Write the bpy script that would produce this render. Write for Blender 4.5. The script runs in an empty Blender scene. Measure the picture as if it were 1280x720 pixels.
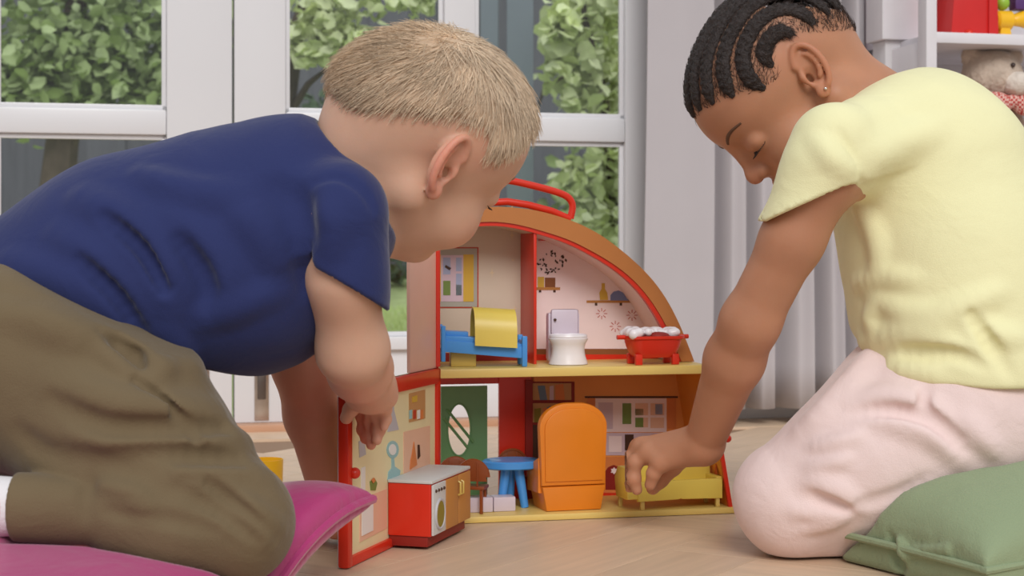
import bpy, bmesh, math, random
import numpy as np
from mathutils import Vector, Matrix
random.seed(7); RNG = np.random.default_rng(7)
SC = bpy.context.scene
COL = SC.collection
# ------------------------------------------------------------------ camera, world, sun, exposure
F, HY, HC = 2030.0, 315.0, 0.297            # focal length in pixels (1280 wide), horizon row, camera height
cam = bpy.data.cameras.new('camera'); camo = bpy.data.objects.new('camera', cam); COL.objects.link(camo)
camo.location = (0, 0, HC); camo.rotation_euler = (math.pi/2, 0, 0)
cam.sensor_width = 36; cam.lens = 36*F/1280; cam.shift_y = -(360-HY)/1280
cam.clip_start = .05; cam.clip_end = 100
cam.dof.use_dof = True; cam.dof.focus_distance = 1.62; cam.dof.aperture_fstop = 13
SC.camera = camo
w = bpy.data.worlds.new('world'); SC.world = w; w.use_nodes = True
wn = w.node_tree.nodes; wl = w.node_tree.links
bg = wn['Background']; bg.inputs[1].default_value = .8
tc = wn.new('ShaderNodeTexCoord'); sp = wn.new('ShaderNodeSeparateXYZ'); rmp = wn.new('ShaderNodeValToRGB')
wl.new(tc.outputs['Generated'], sp.inputs[0]); wl.new(sp.outputs[2], rmp.inputs[0]); wl.new(rmp.outputs[0], bg.inputs[0])
rmp.color_ramp.elements[0].color = (.80, .79, .78, 1); rmp.color_ramp.elements[0].position = 0
rmp.color_ramp.elements[1].color = (.86, .92, 1.0, 1); rmp.color_ramp.elements[1].position = .9
sun = bpy.data.lights.new('sun', 'SUN'); suno = bpy.data.objects.new('sun', sun); COL.objects.link(suno)
sun.energy = 2.3; sun.angle = math.radians(28); sun.color = (1, .985, .96)
suno.rotation_euler = Vector((-.12, .9, -.68)).to_track_quat('-Z', 'Y').to_euler()
SC.view_settings.view_transform = 'Standard'; SC.view_settings.look = 'None'
SC.view_settings.exposure = -.32; SC.view_settings.gamma = 1; SC.view_settings.use_curve_mapping = False

# ------------------------------------------------------------------ helpers
def P(px, py, d): return np.array([(px-640)/F*d, d, HC+(HY-py)/F*d])
def lin(c): return tuple((x/12.92 if x <= .04045 else ((x+.055)/1.055)**2.4) for x in c)
def rgb(r, g, b): return lin((r/255, g/255, b/255))
MATS = {}
def mat(name, col, rough=.5, spec=.5, var=.0, vscale=8, bump=0, bscale=200, sheen=0, sss=0, attr=None, trans=0, coat=0,
        metal=0, stretch=None, rand=0, col2=None, bdist=.002, wrink=0, wscale=25):
    m = bpy.data.materials.new(name); m.use_nodes = True; nt = m.node_tree; N, L = nt.nodes, nt.links
    b = N['Principled BSDF']; I = b.inputs
    I['Roughness'].default_value = rough; I['Specular IOR Level'].default_value = spec
    I['Metallic'].default_value = metal
    if sheen: I['Sheen Weight'].default_value = sheen; I['Sheen Roughness'].default_value = .4
    if coat: I['Coat Weight'].default_value = coat; I['Coat Roughness'].default_value = .15
    if sss:
        I['Subsurface Weight'].default_value = sss; I['Subsurface Radius'].default_value = (1, .35, .2)
        I['Subsurface Scale'].default_value = .008
    if trans: I['Transmission Weight'].default_value = trans
    t = N.new('ShaderNodeTexCoord'); mp = N.new('ShaderNodeMapping'); L.new(t.outputs['Object'], mp.inputs[0])
    if stretch: mp.inputs['Scale'].default_value = stretch
    if attr:
        at = N.new('ShaderNodeAttribute'); at.attribute_name = attr; src = at.outputs['Color']
    else:
        r = N.new('ShaderNodeRGB'); r.outputs[0].default_value = (*col, 1); src = r.outputs[0]
    nz = N.new('ShaderNodeTexNoise'); nz.inputs['Scale'].default_value = vscale; nz.inputs['Detail'].default_value = 5
    L.new(mp.outputs[0], nz.inputs[0])
    if col2 is not None:
        cr = N.new('ShaderNodeMapRange'); cr.inputs[1].default_value = .35; cr.inputs[2].default_value = .65
        L.new(nz.outputs[0], cr.inputs[0])
        mx = N.new('ShaderNodeMix'); mx.data_type = 'RGBA'; L.new(cr.outputs[0], mx.inputs[0]); L.new(src, mx.inputs[6])
        mx.inputs[7].default_value = (*col2, 1); src = mx.outputs[2]
    if var or rand:
        hs = N.new('ShaderNodeHueSaturation'); L.new(src, hs.inputs['Color'])
        ma = N.new('ShaderNodeMapRange'); ma.inputs[1].default_value = .25; ma.inputs[2].default_value = .75
        ma.inputs[3].default_value = 1-var; ma.inputs[4].default_value = 1+var; L.new(nz.outputs[0], ma.inputs[0])
        v = ma.outputs[0]
        if rand:
            oi = N.new('ShaderNodeObjectInfo'); mr = N.new('ShaderNodeMapRange')
            mr.inputs[3].default_value = 1-rand; mr.inputs[4].default_value = 1+rand; L.new(oi.outputs['Random'], mr.inputs[0])
            mu = N.new('ShaderNodeMath'); mu.operation = 'MULTIPLY'; L.new(v, mu.inputs[0]); L.new(mr.outputs[0], mu.inputs[1]); v = mu.outputs[0]
        L.new(v, hs.inputs['Value']); src = hs.outputs[0]
    L.new(src, I['Base Color'])
    nrm = None
    if wrink:
        w1 = N.new('ShaderNodeTexNoise'); w1.inputs['Scale'].default_value = wscale; w1.inputs['Detail'].default_value = 3
        w1.inputs['Distortion'].default_value = .6
        L.new(mp.outputs[0], w1.inputs[0]); bw = N.new('ShaderNodeBump'); bw.inputs['Strength'].default_value = wrink
        bw.inputs['Distance'].default_value = .012; L.new(w1.outputs[0], bw.inputs['Height']); nrm = bw.outputs[0]
    if bump:
        n2 = N.new('ShaderNodeTexNoise'); n2.inputs['Scale'].default_value = bscale; n2.inputs['Detail'].default_value = 3
        L.new(mp.outputs[0], n2.inputs[0]); bp = N.new('ShaderNodeBump'); bp.inputs['Strength'].default_value = bump
        bp.inputs['Distance'].default_value = bdist; L.new(n2.outputs[0], bp.inputs['Height'])
        if nrm: L.new(nrm, bp.inputs['Normal'])
        nrm = bp.outputs[0]
    if nrm: L.new(nrm, I['Normal'])
    MATS[name] = m; return m
def pla(name, c, rough=.32, **k): return mat(name, c, rough, .5, var=.03, vscale=30, bump=.04, bscale=120, **k)

def mesh_np(name, V, Fq):
    V = np.asarray(V, np.float32); Fq = np.asarray(Fq, np.int32); me = bpy.data.meshes.new(name)
    k = Fq.shape[1]; me.vertices.add(len(V)); me.vertices.foreach_set('co', V.ravel())
    me.loops.add(Fq.size); me.loops.foreach_set('vertex_index', Fq.ravel())
    me.polygons.add(len(Fq)); me.polygons.foreach_set('loop_start', np.arange(0, Fq.size, k, dtype=np.int32))
    me.polygons.foreach_set('use_smooth', np.ones(len(Fq), bool))
    me.update(calc_edges=True); return me
def wloc(o):
    l = Vector((0, 0, 0))
    while o is not None: l = l + o.location; o = o.parent
    return l
def link(name, me, m, parent=None, loc=None):
    """me holds world coordinates; the object's origin goes to loc (or the parent's place)."""
    o = bpy.data.objects.new(name, me); COL.objects.link(o)
    if m is not None and not me.materials: me.materials.append(MATS[m] if isinstance(m, str) else m)
    base = wloc(parent) if parent else Vector((0, 0, 0))
    l = Vector(loc) if loc is not None else base
    me.transform(Matrix.Translation(-l)); o.location = l-base
    if parent: o.parent = parent
    return o
def tag(o, label=None, cat=None, group=None, kind=None):
    if label: o['label'] = label
    if cat: o['category'] = cat
    if group: o['group'] = group
    if kind: o['kind'] = kind
    return o
def thing(name, label, cat, loc, group=None, kind=None):
    o = bpy.data.objects.new(name, None); COL.objects.link(o); o.location = loc; o.empty_display_size = .05
    return tag(o, label, cat, group, kind)
class MB:
    """collects shapes in world space (through a 4x4 frame) into one mesh"""
    def __init__(s, M=None): s.v = []; s.f = []; s.M = M or Matrix()
    def add(s, vs, fs):
        n = len(s.v); s.v += [tuple(s.M @ Vector(v)) for v in vs]; s.f += [tuple(i+n for i in f) for f in fs]; return s
    def box(s, x0, x1, y0, y1, z0, z1, bev=0):
        bm = bmesh.new(); bmesh.ops.create_cube(bm, size=1)
        for v in bm.verts:
            v.co = Vector((x0 if v.co.x < 0 else x1, y0 if v.co.y < 0 else y1, z0 if v.co.z < 0 else z1))
        if bev: bmesh.ops.bevel(bm, geom=bm.edges[:], offset=bev, segments=2, profile=.6, affect='EDGES')
        return s.bm(bm)
    def bm(s, bm):
        bm.verts.index_update(); s.add([v.co[:] for v in bm.verts], [[v.index for v in f.verts] for f in bm.faces]); bm.free(); return s
    def prism(s, pts, y0, y1, axis='y', bev=0):
        """polygon (a,b) extruded; axis y: (x,z); axis z: (x,y); axis x: (y,z)"""
        m = {'y': lambda a, b, c: (a, c, b), 'z': lambda a, b, c: (a, b, c), 'x': lambda a, b, c: (c, a, b)}[axis]
        bm = bmesh.new(); A = [bm.verts.new(m(a, b, y0)) for a, b in pts]; B = [bm.verts.new(m(a, b, y1)) for a, b in pts]
        n = len(pts); bm.faces.new(A); bm.faces.new(B[::-1])
        for i in range(n): bm.faces.new((A[i], B[i], B[(i+1) % n], A[(i+1) % n]))
        bmesh.ops.recalc_face_normals(bm, faces=bm.faces)
        if bev:
            cap = [e for e in bm.edges if all(v in set(A) for v in e.verts) or all(v in set(B) for v in e.verts)]
            bmesh.ops.bevel(bm, geom=cap, offset=bev, segments=2, profile=.6, affect='EDGES')
        return s.bm(bm)
    def tube(s, pts, r, seg=10, closed=False, flat=1.0, cap=True):
        pts = [Vector(p) for p in pts]; n = len(pts); rr = r if isinstance(r, (list, tuple, np.ndarray)) else [r]*n
        vs = []; fs = []; up = Vector((0, 0, 1)); prev = None
        for i, p in enumerate(pts):
            a = pts[(i-1) % n] if (closed or i > 0) else p; b = pts[(i+1) % n] if (closed or i < n-1) else p
            t = (b-a).normalized()
            if prev is None: e = t.cross(up) if abs(t.dot(up)) < .95 else t.cross(Vector((0, 1, 0)))
            else: e = prev - t*prev.dot(t)
            e.normalize(); prev = e; f = t.cross(e)
            for k in range(seg):
                q = 2*math.pi*k/seg; vs.append(p+(e*math.cos(q)+f*math.sin(q)*flat)*rr[i])
        for i in range(n if closed else n-1):
            j = (i+1) % n
            for k in range(seg): fs.append((i*seg+k, i*seg+(k+1) % seg, j*seg+(k+1) % seg, j*seg+k))
        if not closed and cap: fs.append(tuple(range(seg))[::-1]); fs.append(tuple((n-1)*seg+k for k in range(seg)))
        return s.add(vs, fs)
    def lathe(s, c, prof, seg=28, sx=1, sy=1):
        vs = []; fs = []; n = len(prof)
        for r, z in prof:
            for k in range(seg):
                q = 2*math.pi*k/seg; vs.append((c[0]+r*sx*math.cos(q), c[1]+r*sy*math.sin(q), c[2]+z))
        for i in range(n-1):
            for k in range(seg): fs.append((i*seg+k, i*seg+(k+1) % seg, (i+1)*seg+(k+1) % seg, (i+1)*seg+k))
        fs.append(tuple(range(seg))[::-1]); fs.append(tuple((n-1)*seg+k for k in range(seg)))
        return s.add(vs, fs)
    def ball(s, c, r, u=14, v=9, sx=1, sy=1, sz=1):
        pr = [(r*math.sin(math.pi*i/v)+1e-6, -r*math.cos(math.pi*i/v)*sz) for i in range(v+1)]
        return s.lathe(c, pr, u, sx, sy)
    def build(s, name, m, parent=None, loc=None, smooth=True, label=None):
        me = bpy.data.meshes.new(name); me.from_pydata(s.v, [], s.f); me.validate()
        if smooth:
            me.polygons.foreach_set('use_smooth', [True]*len(me.polygons))
            me.set_sharp_from_angle(angle=math.radians(38))
        o = link(name, me, m, parent, loc)
        if label: o['label'] = label
        return o

# ------------------------------------------------------------------ distance-field modelling for soft shapes
f4 = np.float32
CULL = [False]; BAND = .045
def rc(a, b, r1, r2):
    a = np.asarray(a, f4); b = np.asarray(b, f4); ab = b-a; l2 = f4(max(float(ab@ab), 1e-9)); r1 = f4(r1); dr = f4(r2)-r1
    def f(p):
        q = p-a; t = np.clip(q@ab/l2, 0, 1); q -= t[:, None]*ab
        return np.sqrt(q[:, 0]**2+q[:, 1]**2+q[:, 2]**2) - (r1+dr*t)
    f.b = ((a+b)/2, float(np.sqrt(l2))/2+max(r1, r2)); return f
def el(c, r, R=None):
    c = np.asarray(c, f4); r = np.asarray(r, f4)*np.ones(3, f4); R = None if R is None else np.asarray(R, f4)
    def f(p):
        q = p-c
        if R is not None: q = q@R
        a = q/r; k0 = np.sqrt(a[:, 0]**2+a[:, 1]**2+a[:, 2]**2); a /= r; k1 = np.sqrt(a[:, 0]**2+a[:, 1]**2+a[:, 2]**2)
        return k0*(k0-1)/np.maximum(k1, 1e-6)
    f.b = (c, float(r.max())); return f
def plane(pt, n):
    n = np.asarray(n, f4); n = n/np.linalg.norm(n); pt = np.asarray(pt, f4)
    return lambda p: (p-pt)@n
def smin(a, b, k):
    if k <= 0: return np.minimum(a, b)
    h = np.maximum(k-np.abs(a-b), 0)/k; return np.minimum(a, b)-h*h*k*.25
def smax(a, b, k): return -smin(-a, -b, k)
class S:
    def __init__(s): s.o = []; s._b = (-1, None)
    def a(s, f, k=.01): s.o.append((0, f, k)); return s
    def s(s, f, k=.005): s.o.append((1, f, k)); return s
    def i(s, f, k=.005): s.o.append((2, f, k)); return s
    @property
    def b(s):
        if s._b[0] != len(s.o):
            bs = [getattr(f, 'b', None) for m, f, k in s.o if m == 0]
            if not bs or any(q is None for q in bs): bb = None
            else:
                lo = np.min([q[0]-q[1] for q in bs], 0); hi = np.max([q[0]+q[1] for q in bs], 0); bb = ((lo+hi)/2, float(np.linalg.norm(hi-lo))/2)
            s._b = (len(s.o), bb)
        return s._b[1]
    def __call__(s, p):
        d = np.full(len(p), 9.0, f4); cull = CULL[0] and len(p) > 64
        if cull: lo = p.min(0); hi = p.max(0); c = (lo+hi)/2; R = float(np.linalg.norm(hi-lo))/2+BAND
        for m, f, k in s.o:
            if cull and m < 2:
                bb = getattr(f, 'b', None)
                if bb is not None and float(np.linalg.norm(bb[0]-c))-bb[1]-k > R: continue
            e = f(p); d = smin(d, e, k) if m == 0 else smax(d, -e, k) if m == 1 else smax(d, e, k)
        return d
def chain(Sd, pts, rs, k):
    for i in range(len(pts)-1): Sd.a(rc(pts[i], pts[i+1], rs[i], rs[i+1]), k)
def bounded(f, c, rad):
    c = np.asarray(c, f4)
    def g(p):
        dc = np.linalg.norm(p-c, axis=1); m = dc < rad+.03; d = dc-rad+.03
        d = np.maximum(d, .03)
        if m.any(): d[m] = f(p[m])
        return d
    g.b = (c, rad+.03); return g
def ev(f, p, cell):
    """evaluate in spatial clusters so that distant shapes are skipped"""
    p = np.ascontiguousarray(p, f4); k = np.floor((p-p.min(0))/cell).astype(np.int64); key = (k[:, 0]*4096+k[:, 1])*4096+k[:, 2]
    o = np.argsort(key, kind='stable'); ks = key[o]; cut = np.r_[0, np.flatnonzero(np.diff(ks))+1, len(ks)]; out = np.empty(len(p), f4); CULL[0] = True
    for a, b in zip(cut[:-1], cut[1:]): out[o[a:b]] = f(p[o[a:b]])
    CULL[0] = False; return out
def nets(f, lo, hi, h):
    lo = np.asarray(lo, float); hi = np.asarray(hi, float); B = 8
    nb = np.ceil((hi-lo)/h/B).astype(int)
    I = np.stack(np.meshgrid(*[np.arange(n) for n in nb], indexing='ij'), -1).reshape(-1, 3)
    dc = f((lo+(I+.5)*B*h-.5*h).astype(f4)); act = np.where(np.abs(dc) < B*h*.87*1.45+.004)[0]
    D = np.empty((nb[0], nb[1], nb[2], B, B, B), np.float32); D[:] = dc.reshape(*nb, 1, 1, 1)
    o = np.stack(np.meshgrid(*[np.arange(B)]*3, indexing='ij'), -1).reshape(-1, 3)
    J = I[act]; pts = (lo+(J[:, None]*B+o[None])*h).reshape(-1, 3)
    D[J[:, 0], J[:, 1], J[:, 2]] = ev(f, pts, B*h*3).reshape(-1, B, B, B)
    D = D.transpose(0, 3, 1, 4, 2, 5).reshape(nb*B)
    n = np.array(D.shape); ins = D < 0; cs = np.zeros(n-1, np.int8)
    offs = [(x, y, z) for x in (0, 1) for y in (0, 1) for z in (0, 1)]
    for x, y, z in offs: cs += ins[x:n[0]-1+x, y:n[1]-1+y, z:n[2]-1+z]
    C = np.argwhere((cs > 0) & (cs < 8)); vid = np.full(n-1, -1, np.int32); vid[C[:, 0], C[:, 1], C[:, 2]] = np.arange(len(C))
    acc = np.zeros((len(C), 3)); cnt = np.zeros(len(C))
    cv = {q: D[C[:, 0]+q[0], C[:, 1]+q[1], C[:, 2]+q[2]] for q in offs}
    for q in offs:
        for ax in range(3):
            if q[ax] == 0:
                r = list(q); r[ax] = 1; r = tuple(r); a, b = cv[q], cv[r]; m = (a < 0) != (b < 0)
                t = np.where(m, a/np.where(m, a-b, 1), 0)
                pt = np.array(q, float)[None].repeat(len(C), 0); pt[:, ax] += t
                acc[m] += pt[m]; cnt[m] += 1
    V = lo+(C+acc/cnt[:, None])*h
    Fs = []
    for ax in range(3):
        u, v = (ax+1) % 3, (ax+2) % 3
        sl0 = [slice(1, None)]*3; sl1 = [slice(1, None)]*3; sl0[ax] = slice(0, -1); sl1[ax] = slice(1, None)
        sl0[u] = sl1[u] = slice(1, -1); sl0[v] = sl1[v] = slice(1, -1)
        A, Bq = ins[tuple(sl0)], ins[tuple(sl1)]
        E = np.argwhere(A != Bq); pos = A[E[:, 0], E[:, 1], E[:, 2]]
        E = E.copy(); E[:, u] += 1; E[:, v] += 1
        def g(du, dv):
            e = E.copy(); e[:, u] += du; e[:, v] += dv; return vid[e[:, 0], e[:, 1], e[:, 2]]
        q = np.stack([g(-1, -1), g(0, -1), g(0, 0), g(-1, 0)], 1)
        q[~pos] = q[~pos][:, ::-1]; Fs.append(q)
    Fq = np.concatenate(Fs); Fq = Fq[(Fq >= 0).all(1)]
    e = h*.4; d = ev(f, V, B*h*4); G = np.stack([ev(f, V+np.eye(3)[i]*e, B*h*4)-d for i in range(3)], 1)/e
    g2 = np.maximum((G*G).sum(1), .25); V = V-G*np.clip(d/g2, -h*.5, h*.5)[:, None]
    return V, Fq
def sdf_obj(name, f, lo, hi, h, m, parent=None, loc=None, color=None):
    V, Q = nets(f, lo, hi, h); me = mesh_np(name, V, Q)
    if color is not None:
        at = me.color_attributes.new('tint', 'FLOAT_COLOR', 'POINT'); c = np.ones((len(V), 4), np.float32); c[:, :3] = color(V)
        at.data.foreach_set('color', c.ravel())
    return link(name, me, m, parent, loc), V
def hits(f, pts, t0=1.0, t1=2.3):
    """where the lines of sight through photo pixels meet the field"""
    o = np.array([0, 0, HC]); a = np.asarray(pts, float); d = np.stack([(a[:, 0]-640)/F, np.ones(len(a)), (HY-a[:, 1])/F], 1); t = np.full(len(a), t0)
    live = np.arange(len(a))
    for _ in range(140):
        e = f((o+d[live]*t[live, None]).astype(f4)); t[live] += np.where(e < .0004, 0, np.maximum(e*.8, .0004)); live = live[(e >= .0004) & (t[live] < t1)]
        if not len(live): break
    return o+d*t[:, None], d/np.linalg.norm(d, axis=1)[:, None]
def folds(Sd, specs):
    """cloth ridges and creases lying on the surface along photo points: (points, radius, height, crease?)"""
    def dn(p):
        p = np.array(p, float); t = np.linspace(0, len(p)-1, 4*(len(p)-1)+1); k = np.arange(len(p)); q = np.stack([np.interp(t, k, p[:, 0]), np.interp(t, k, p[:, 1])], 1)
        for _ in range(3): q[1:-1] = (q[:-2]+2*q[1:-1]+q[2:])/4
        return q
    specs = [(dn(q[0]), q[1], min(q[2], q[1]*(.45 if q[3] else .7)), q[3]) for q in specs]
    base = S(); base.o = list(Sd.o); allp = [p for q in specs for p in q[0]]; H, Dv = hits(base, allp); i = 0
    for pts, r, h, gv in specs:
        n = len(pts); P3 = H[i:i+n]+Dv[i:i+n]*(r-h)*(-1 if gv else 1); i += n
        rs = [r*(1-.35*abs(2*j/(n-1)-1)**2) for j in range(n)]; P3 = P3+Dv[i-n:i]*np.array([h*1.25*abs(2*j/(n-1)-1)**3 for j in range(n)])[:, None]*(-1 if gv else 1)
        g = S(); chain(g, P3, rs, r*.5); c = P3.mean(0); rad = max(np.linalg.norm(P3-c, axis=1))+r*2+.02
        (Sd.s if gv else Sd.a)(bounded(g, c, rad), r*1.4)
# ------------------------------------------------------------------ frames of the place: the room and the toy house stand 13 degrees off the lens
AR = math.radians(13)
MR = Matrix.Translation((-.378, 2.74, 0)) @ Matrix.Rotation(AR, 4, 'Z')
MH = Matrix.Translation((-.081, 1.77, 0)) @ Matrix.Rotation(AR, 4, 'Z')
def local(M, px, py, off=0.0):
    Mi = M.inverted(); o = Mi @ Vector((0, 0, HC)); d = Mi.to_3x3() @ Vector(((px-640)/F, 1, (HY-py)/F))
    t = (off-o.y)/d.y; q = o+d*t; return q.x, q.z
# ------------------------------------------------------------------ materials of the setting
mat('oak', rgb(214, 186, 158), .42, .4, var=.10, vscale=6, bump=.06, bscale=60, stretch=(1, 14, 1), rand=.05)
mat('oak_gap', rgb(150, 120, 95), .7)
mat('door_white', rgb(222, 221, 224), .35, .5, var=.015, vscale=5)
mat('wall_white', rgb(214, 210, 212), .8, .2, var=.02, vscale=3, bump=.05, bscale=90)
mat('threshold_wood', rgb(196, 150, 120), .5, var=.1, vscale=12)
mat('steel', rgb(190, 180, 172), .28, metal=1, var=.1, vscale=60)
mat('steel_dark', rgb(120, 112, 108), .35, metal=1)
mat('curtain', rgb(188, 182, 185), .85, .2, var=.03, vscale=6, bump=.15, bscale=700, sheen=.3)
mat('lawn', rgb(212, 228, 160), .9, .1, var=.12, vscale=12, bump=.2, bscale=80, bdist=.02)
mat('fence_grey', rgb(98, 98, 104), .8, .2, var=.15, vscale=5, stretch=(6, 6, .6), rand=.12)
mat('post_blue', rgb(150, 158, 170), .6, .3, var=.05)
mat('bark', rgb(92, 80, 70), .9, .1, var=.25, vscale=20, bump=.6, bscale=40, bdist=.01)
for n, c in (('leaf_light', (226, 234, 184)), ('leaf_mid', (168, 184, 130)), ('leaf_dark', (78, 98, 66))):
    m = mat(n, rgb(*c), .5, .4, var=.35, vscale=9)
    m.node_tree.nodes['Principled BSDF'].inputs['Subsurface Weight'].default_value = 0
g = bpy.data.materials.new('glass'); g.use_nodes = True; nt = g.node_tree; MATS['glass'] = g
for n in list(nt.nodes): nt.nodes.remove(n)
go = nt.nodes.new('ShaderNodeOutputMaterial'); gm = nt.nodes.new('ShaderNodeMixShader'); gt = nt.nodes.new('ShaderNodeBsdfTransparent')
gg = nt.nodes.new('ShaderNodeBsdfGlossy'); gg.inputs['Roughness'].default_value = .03; gf = nt.nodes.new('ShaderNodeFresnel'); gf.inputs[0].default_value = 1.5
nzg = nt.nodes.new('ShaderNodeTexNoise'); nzg.inputs['Scale'].default_value = 3; gt.inputs[0].default_value = (.93, .95, .96, 1)
gb = nt.nodes.new('ShaderNodeBump'); gb.inputs['Strength'].default_value = .02; nt.links.new(nzg.outputs[0], gb.inputs['Height']); nt.links.new(gb.outputs[0], gg.inputs['Normal'])
nt.links.new(gf.outputs[0], gm.inputs[0]); nt.links.new(gt.outputs[0], gm.inputs[1]); nt.links.new(gg.outputs[0], gm.inputs[2]); nt.links.new(gm.outputs[0], go.inputs[0])

# ------------------------------------------------------------------ floor: herringbone oak
fl = MB(MR).box(-2.6, 3.2, -3.2, .02, -.06, -.004).build('floor', 'oak_gap', loc=(0, 1.6, 0), smooth=False)
tag(fl, 'pale oak herringbone parquet floor under the toys', 'floor', kind='structure')
PW, PL_ = .095, .475
bmp = MB().box(-PL_/2+.0004, PL_/2-.0004, -PW/2+.0004, PW/2-.0004, -.004, 0, .0006)
pme = bpy.data.meshes.new('plank'); pme.from_pydata(bmp.v, [], bmp.f); pme.materials.append(MATS['oak'])
# classic herringbone: unit blocks L x W, laid at 45 degrees to the room
npl = 0
Rh = Matrix.Translation((0, 0, 0)) @ Matrix.Rotation(math.radians(45), 4, 'Z')
for i in range(-40, 41):
    for j in range(-12, 13):
        for hv in (0, 1):
            # horizontal plank at (i*W + j*L*..): lattice vectors a=(W,W) and b=(L,-L)
            ax, ay = i*PW+j*PL_, i*PW-j*PL_
            c = Vector((ax+PL_/2, ay+PW/2, 0)) if hv == 0 else Vector((ax+PW/2, ay+PW+PL_/2, 0))
            q = MR @ (Rh @ c)
            lq = MR.inverted() @ q
            px = 640+F*q.x/max(q.y, .3)
            if q.y < 1.15 or lq.y > -.16 or px < -160 or px > 1440 or q.y > 3.2: continue
            o = bpy.data.objects.new('plank', pme); COL.objects.link(o); o.parent = fl
            o.location = q-fl.location; o.rotation_euler.z = AR+math.radians(45)+(math.pi/2 if hv else 0); npl += 1
ex = MB(MR).box(-2.6, 3.2, -.16, .0, -.03, .0005).build('floor_border', 'oak', fl, smooth=False)
tr = MB(MR).box(-2.2, .62, -.055, -.005, 0, .012, .002).build('trim_1', 'threshold_wood', loc=tuple(MR @ Vector((0, 0, 0))))
tag(tr, 'thin brown wooden threshold strip below the glazed doors', 'threshold', kind='structure')
print('planks', npl)

# ------------------------------------------------------------------ glazed doors
def lx(px, py=200, off=0): return local(MR, px, py, off)[0]
def lz(px, py, off=0): return local(MR, px, py, off)[1]
zT = [(lz(730, 178), lz(730, 148))]
pitch = lz(730, 148)-lz(500, 420)
ROWS = []; z = lz(730, 148); ph = .42
ROWS.append((lz(500, 420), lz(730, 178)))
while z < 1.9: ROWS.append((z, z+ph)); z += ph+.042
DTOP = ROWS[-1][1]+.09
def leaf(name, label, x0, cols, x1, bolt_x):
    """one glazed door leaf: stiles, rails, glazing bars, panes, bottom panel"""
    r = thing(name, label, 'door', tuple(MR @ Vector(((x0+x1)/2, 0, .012))), kind='structure')
    y0, y1 = -.018, .024
    MB(MR).box(x0, cols[0][0], y0, y1, .012, DTOP, .003).build('stile', 'door_white', r)
    MB(MR).box(cols[-1][1], x1, y0, y1, .012, DTOP, .003).build('stile', 'door_white', r)
    MB(MR).box(cols[0][0], cols[-1][1], y0, y1, .012, .075, .003).build('bottom_rail', 'door_white', r)
    MB(MR).box(cols[0][0], cols[-1][1], y0, y1, ROWS[-1][1], DTOP, .003).build('top_rail', 'door_white', r)
    MB(MR).box(cols[0][0], cols[-1][1], y0+.008, y1-.008, .075, ROWS[0][0]-.022, .002).build('bottom_panel', 'door_white', r)
    MB(MR).box(cols[0][0], cols[-1][1], y0-.004, y1, ROWS[0][0]-.022, ROWS[0][0], .002).build('sill_rail', 'door_white', r)
    for (a, b) in zip(cols[:-1], cols[1:]):
        MB(MR).box(a[1], b[0], y0, y1, ROWS[0][0], ROWS[-1][1], .004).build('glazing_bar', 'door_white', r)
    for (a, b) in zip(ROWS[:-1], ROWS[1:]):
        for c in cols: MB(MR).box(c[0], c[1], y0+.002, y1, a[1], b[0], .004).build('glazing_bar', 'door_white', r)
    for c in cols:
        for q in ROWS:
            MB(MR).box(c[0], c[1], .002, .006, q[0], q[1]).build('pane', 'glass', r, smooth=False)
            bd = MB(MR)
            for (a, b, e, f) in ((c[0], c[1], q[0], q[0]+.008), (c[0], c[1], q[1]-.008, q[1]), (c[0], c[0]+.008, q[0], q[1]), (c[1]-.008, c[1], q[0], q[1])):
                bd.box(a, b, -.008, .001, e, f, .002)
            bd.build('glazing_bead', 'door_white', r)
    # flush bolt at the foot of the meeting stile
    zb, zt = .016, lz(326, 440)+.02; hw = .012
    bo = MB(MR).box(bolt_x-hw, bolt_x+hw, y0-.002, y0, zb, zt, .0008).build('flush_bolt', 'steel', r)
    MB(MR).box(bolt_x-.007, bolt_x+.007, y0-.004, y0-.001, zb+.035, zb+.085, .002).build('bolt_slide', 'steel_dark', bo)
    MB(MR).box(bolt_x-.009, bolt_x+.009, y0-.0065, y0-.002, zb+.086, zb+.094, .002).build('bolt_thumb', 'steel', bo)
    MB(MR).lathe((bolt_x, y0-.003, zt-.018), [(.001, -.004), (.004, -.003), (.004, .003), (.001, .004)], 10).build('screw', 'steel_dark', bo)
    return r
leaf('door_1', 'white glazed garden door leaf with panes behind the boy and toy house', lx(292), [(lx(356), lx(553)), (lx(592), lx(778))], lx(807), lx(326, 480))
w2 = lx(553)-lx(356)
leaf('door_2', 'white glazed garden door leaf at the far left edge, its lock stile by the centre gap', lx(208)-2*w2-.16, [(lx(208)-2*w2-.05, lx(208)-w2-.05), (lx(208)-w2, lx(208))], lx(289.5), lx(252, 480))
XR = lx(808)
wb = MB(MR).box(XR+.004, 3.2, -.02, .12, 0, 2.25).build('wall_back', 'wall_white', loc=tuple(MR @ Vector((XR, 0, 0))), smooth=False)
tag(wb, 'off-white plastered wall behind the grey curtain and white shelf', 'wall', kind='structure')
wt = MB(MR).box(-2.6, XR+.004, -.02, .12, DTOP+.005, 2.25).build('wall_over_door', 'wall_white', loc=tuple(MR @ Vector((0, 0, DTOP))), smooth=False)
tag(wt, 'off-white wall above the glazed doors', 'wall', kind='structure')
sk = MB(MR).box(XR+.004, 3.2, -.034, -.0205, 0, .09, .003).build('baseboard_back', 'door_white', loc=tuple(MR @ Vector((XR, 0, 0))))
tag(sk, 'white skirting board along the wall behind the curtain', 'baseboard', kind='structure')

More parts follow.
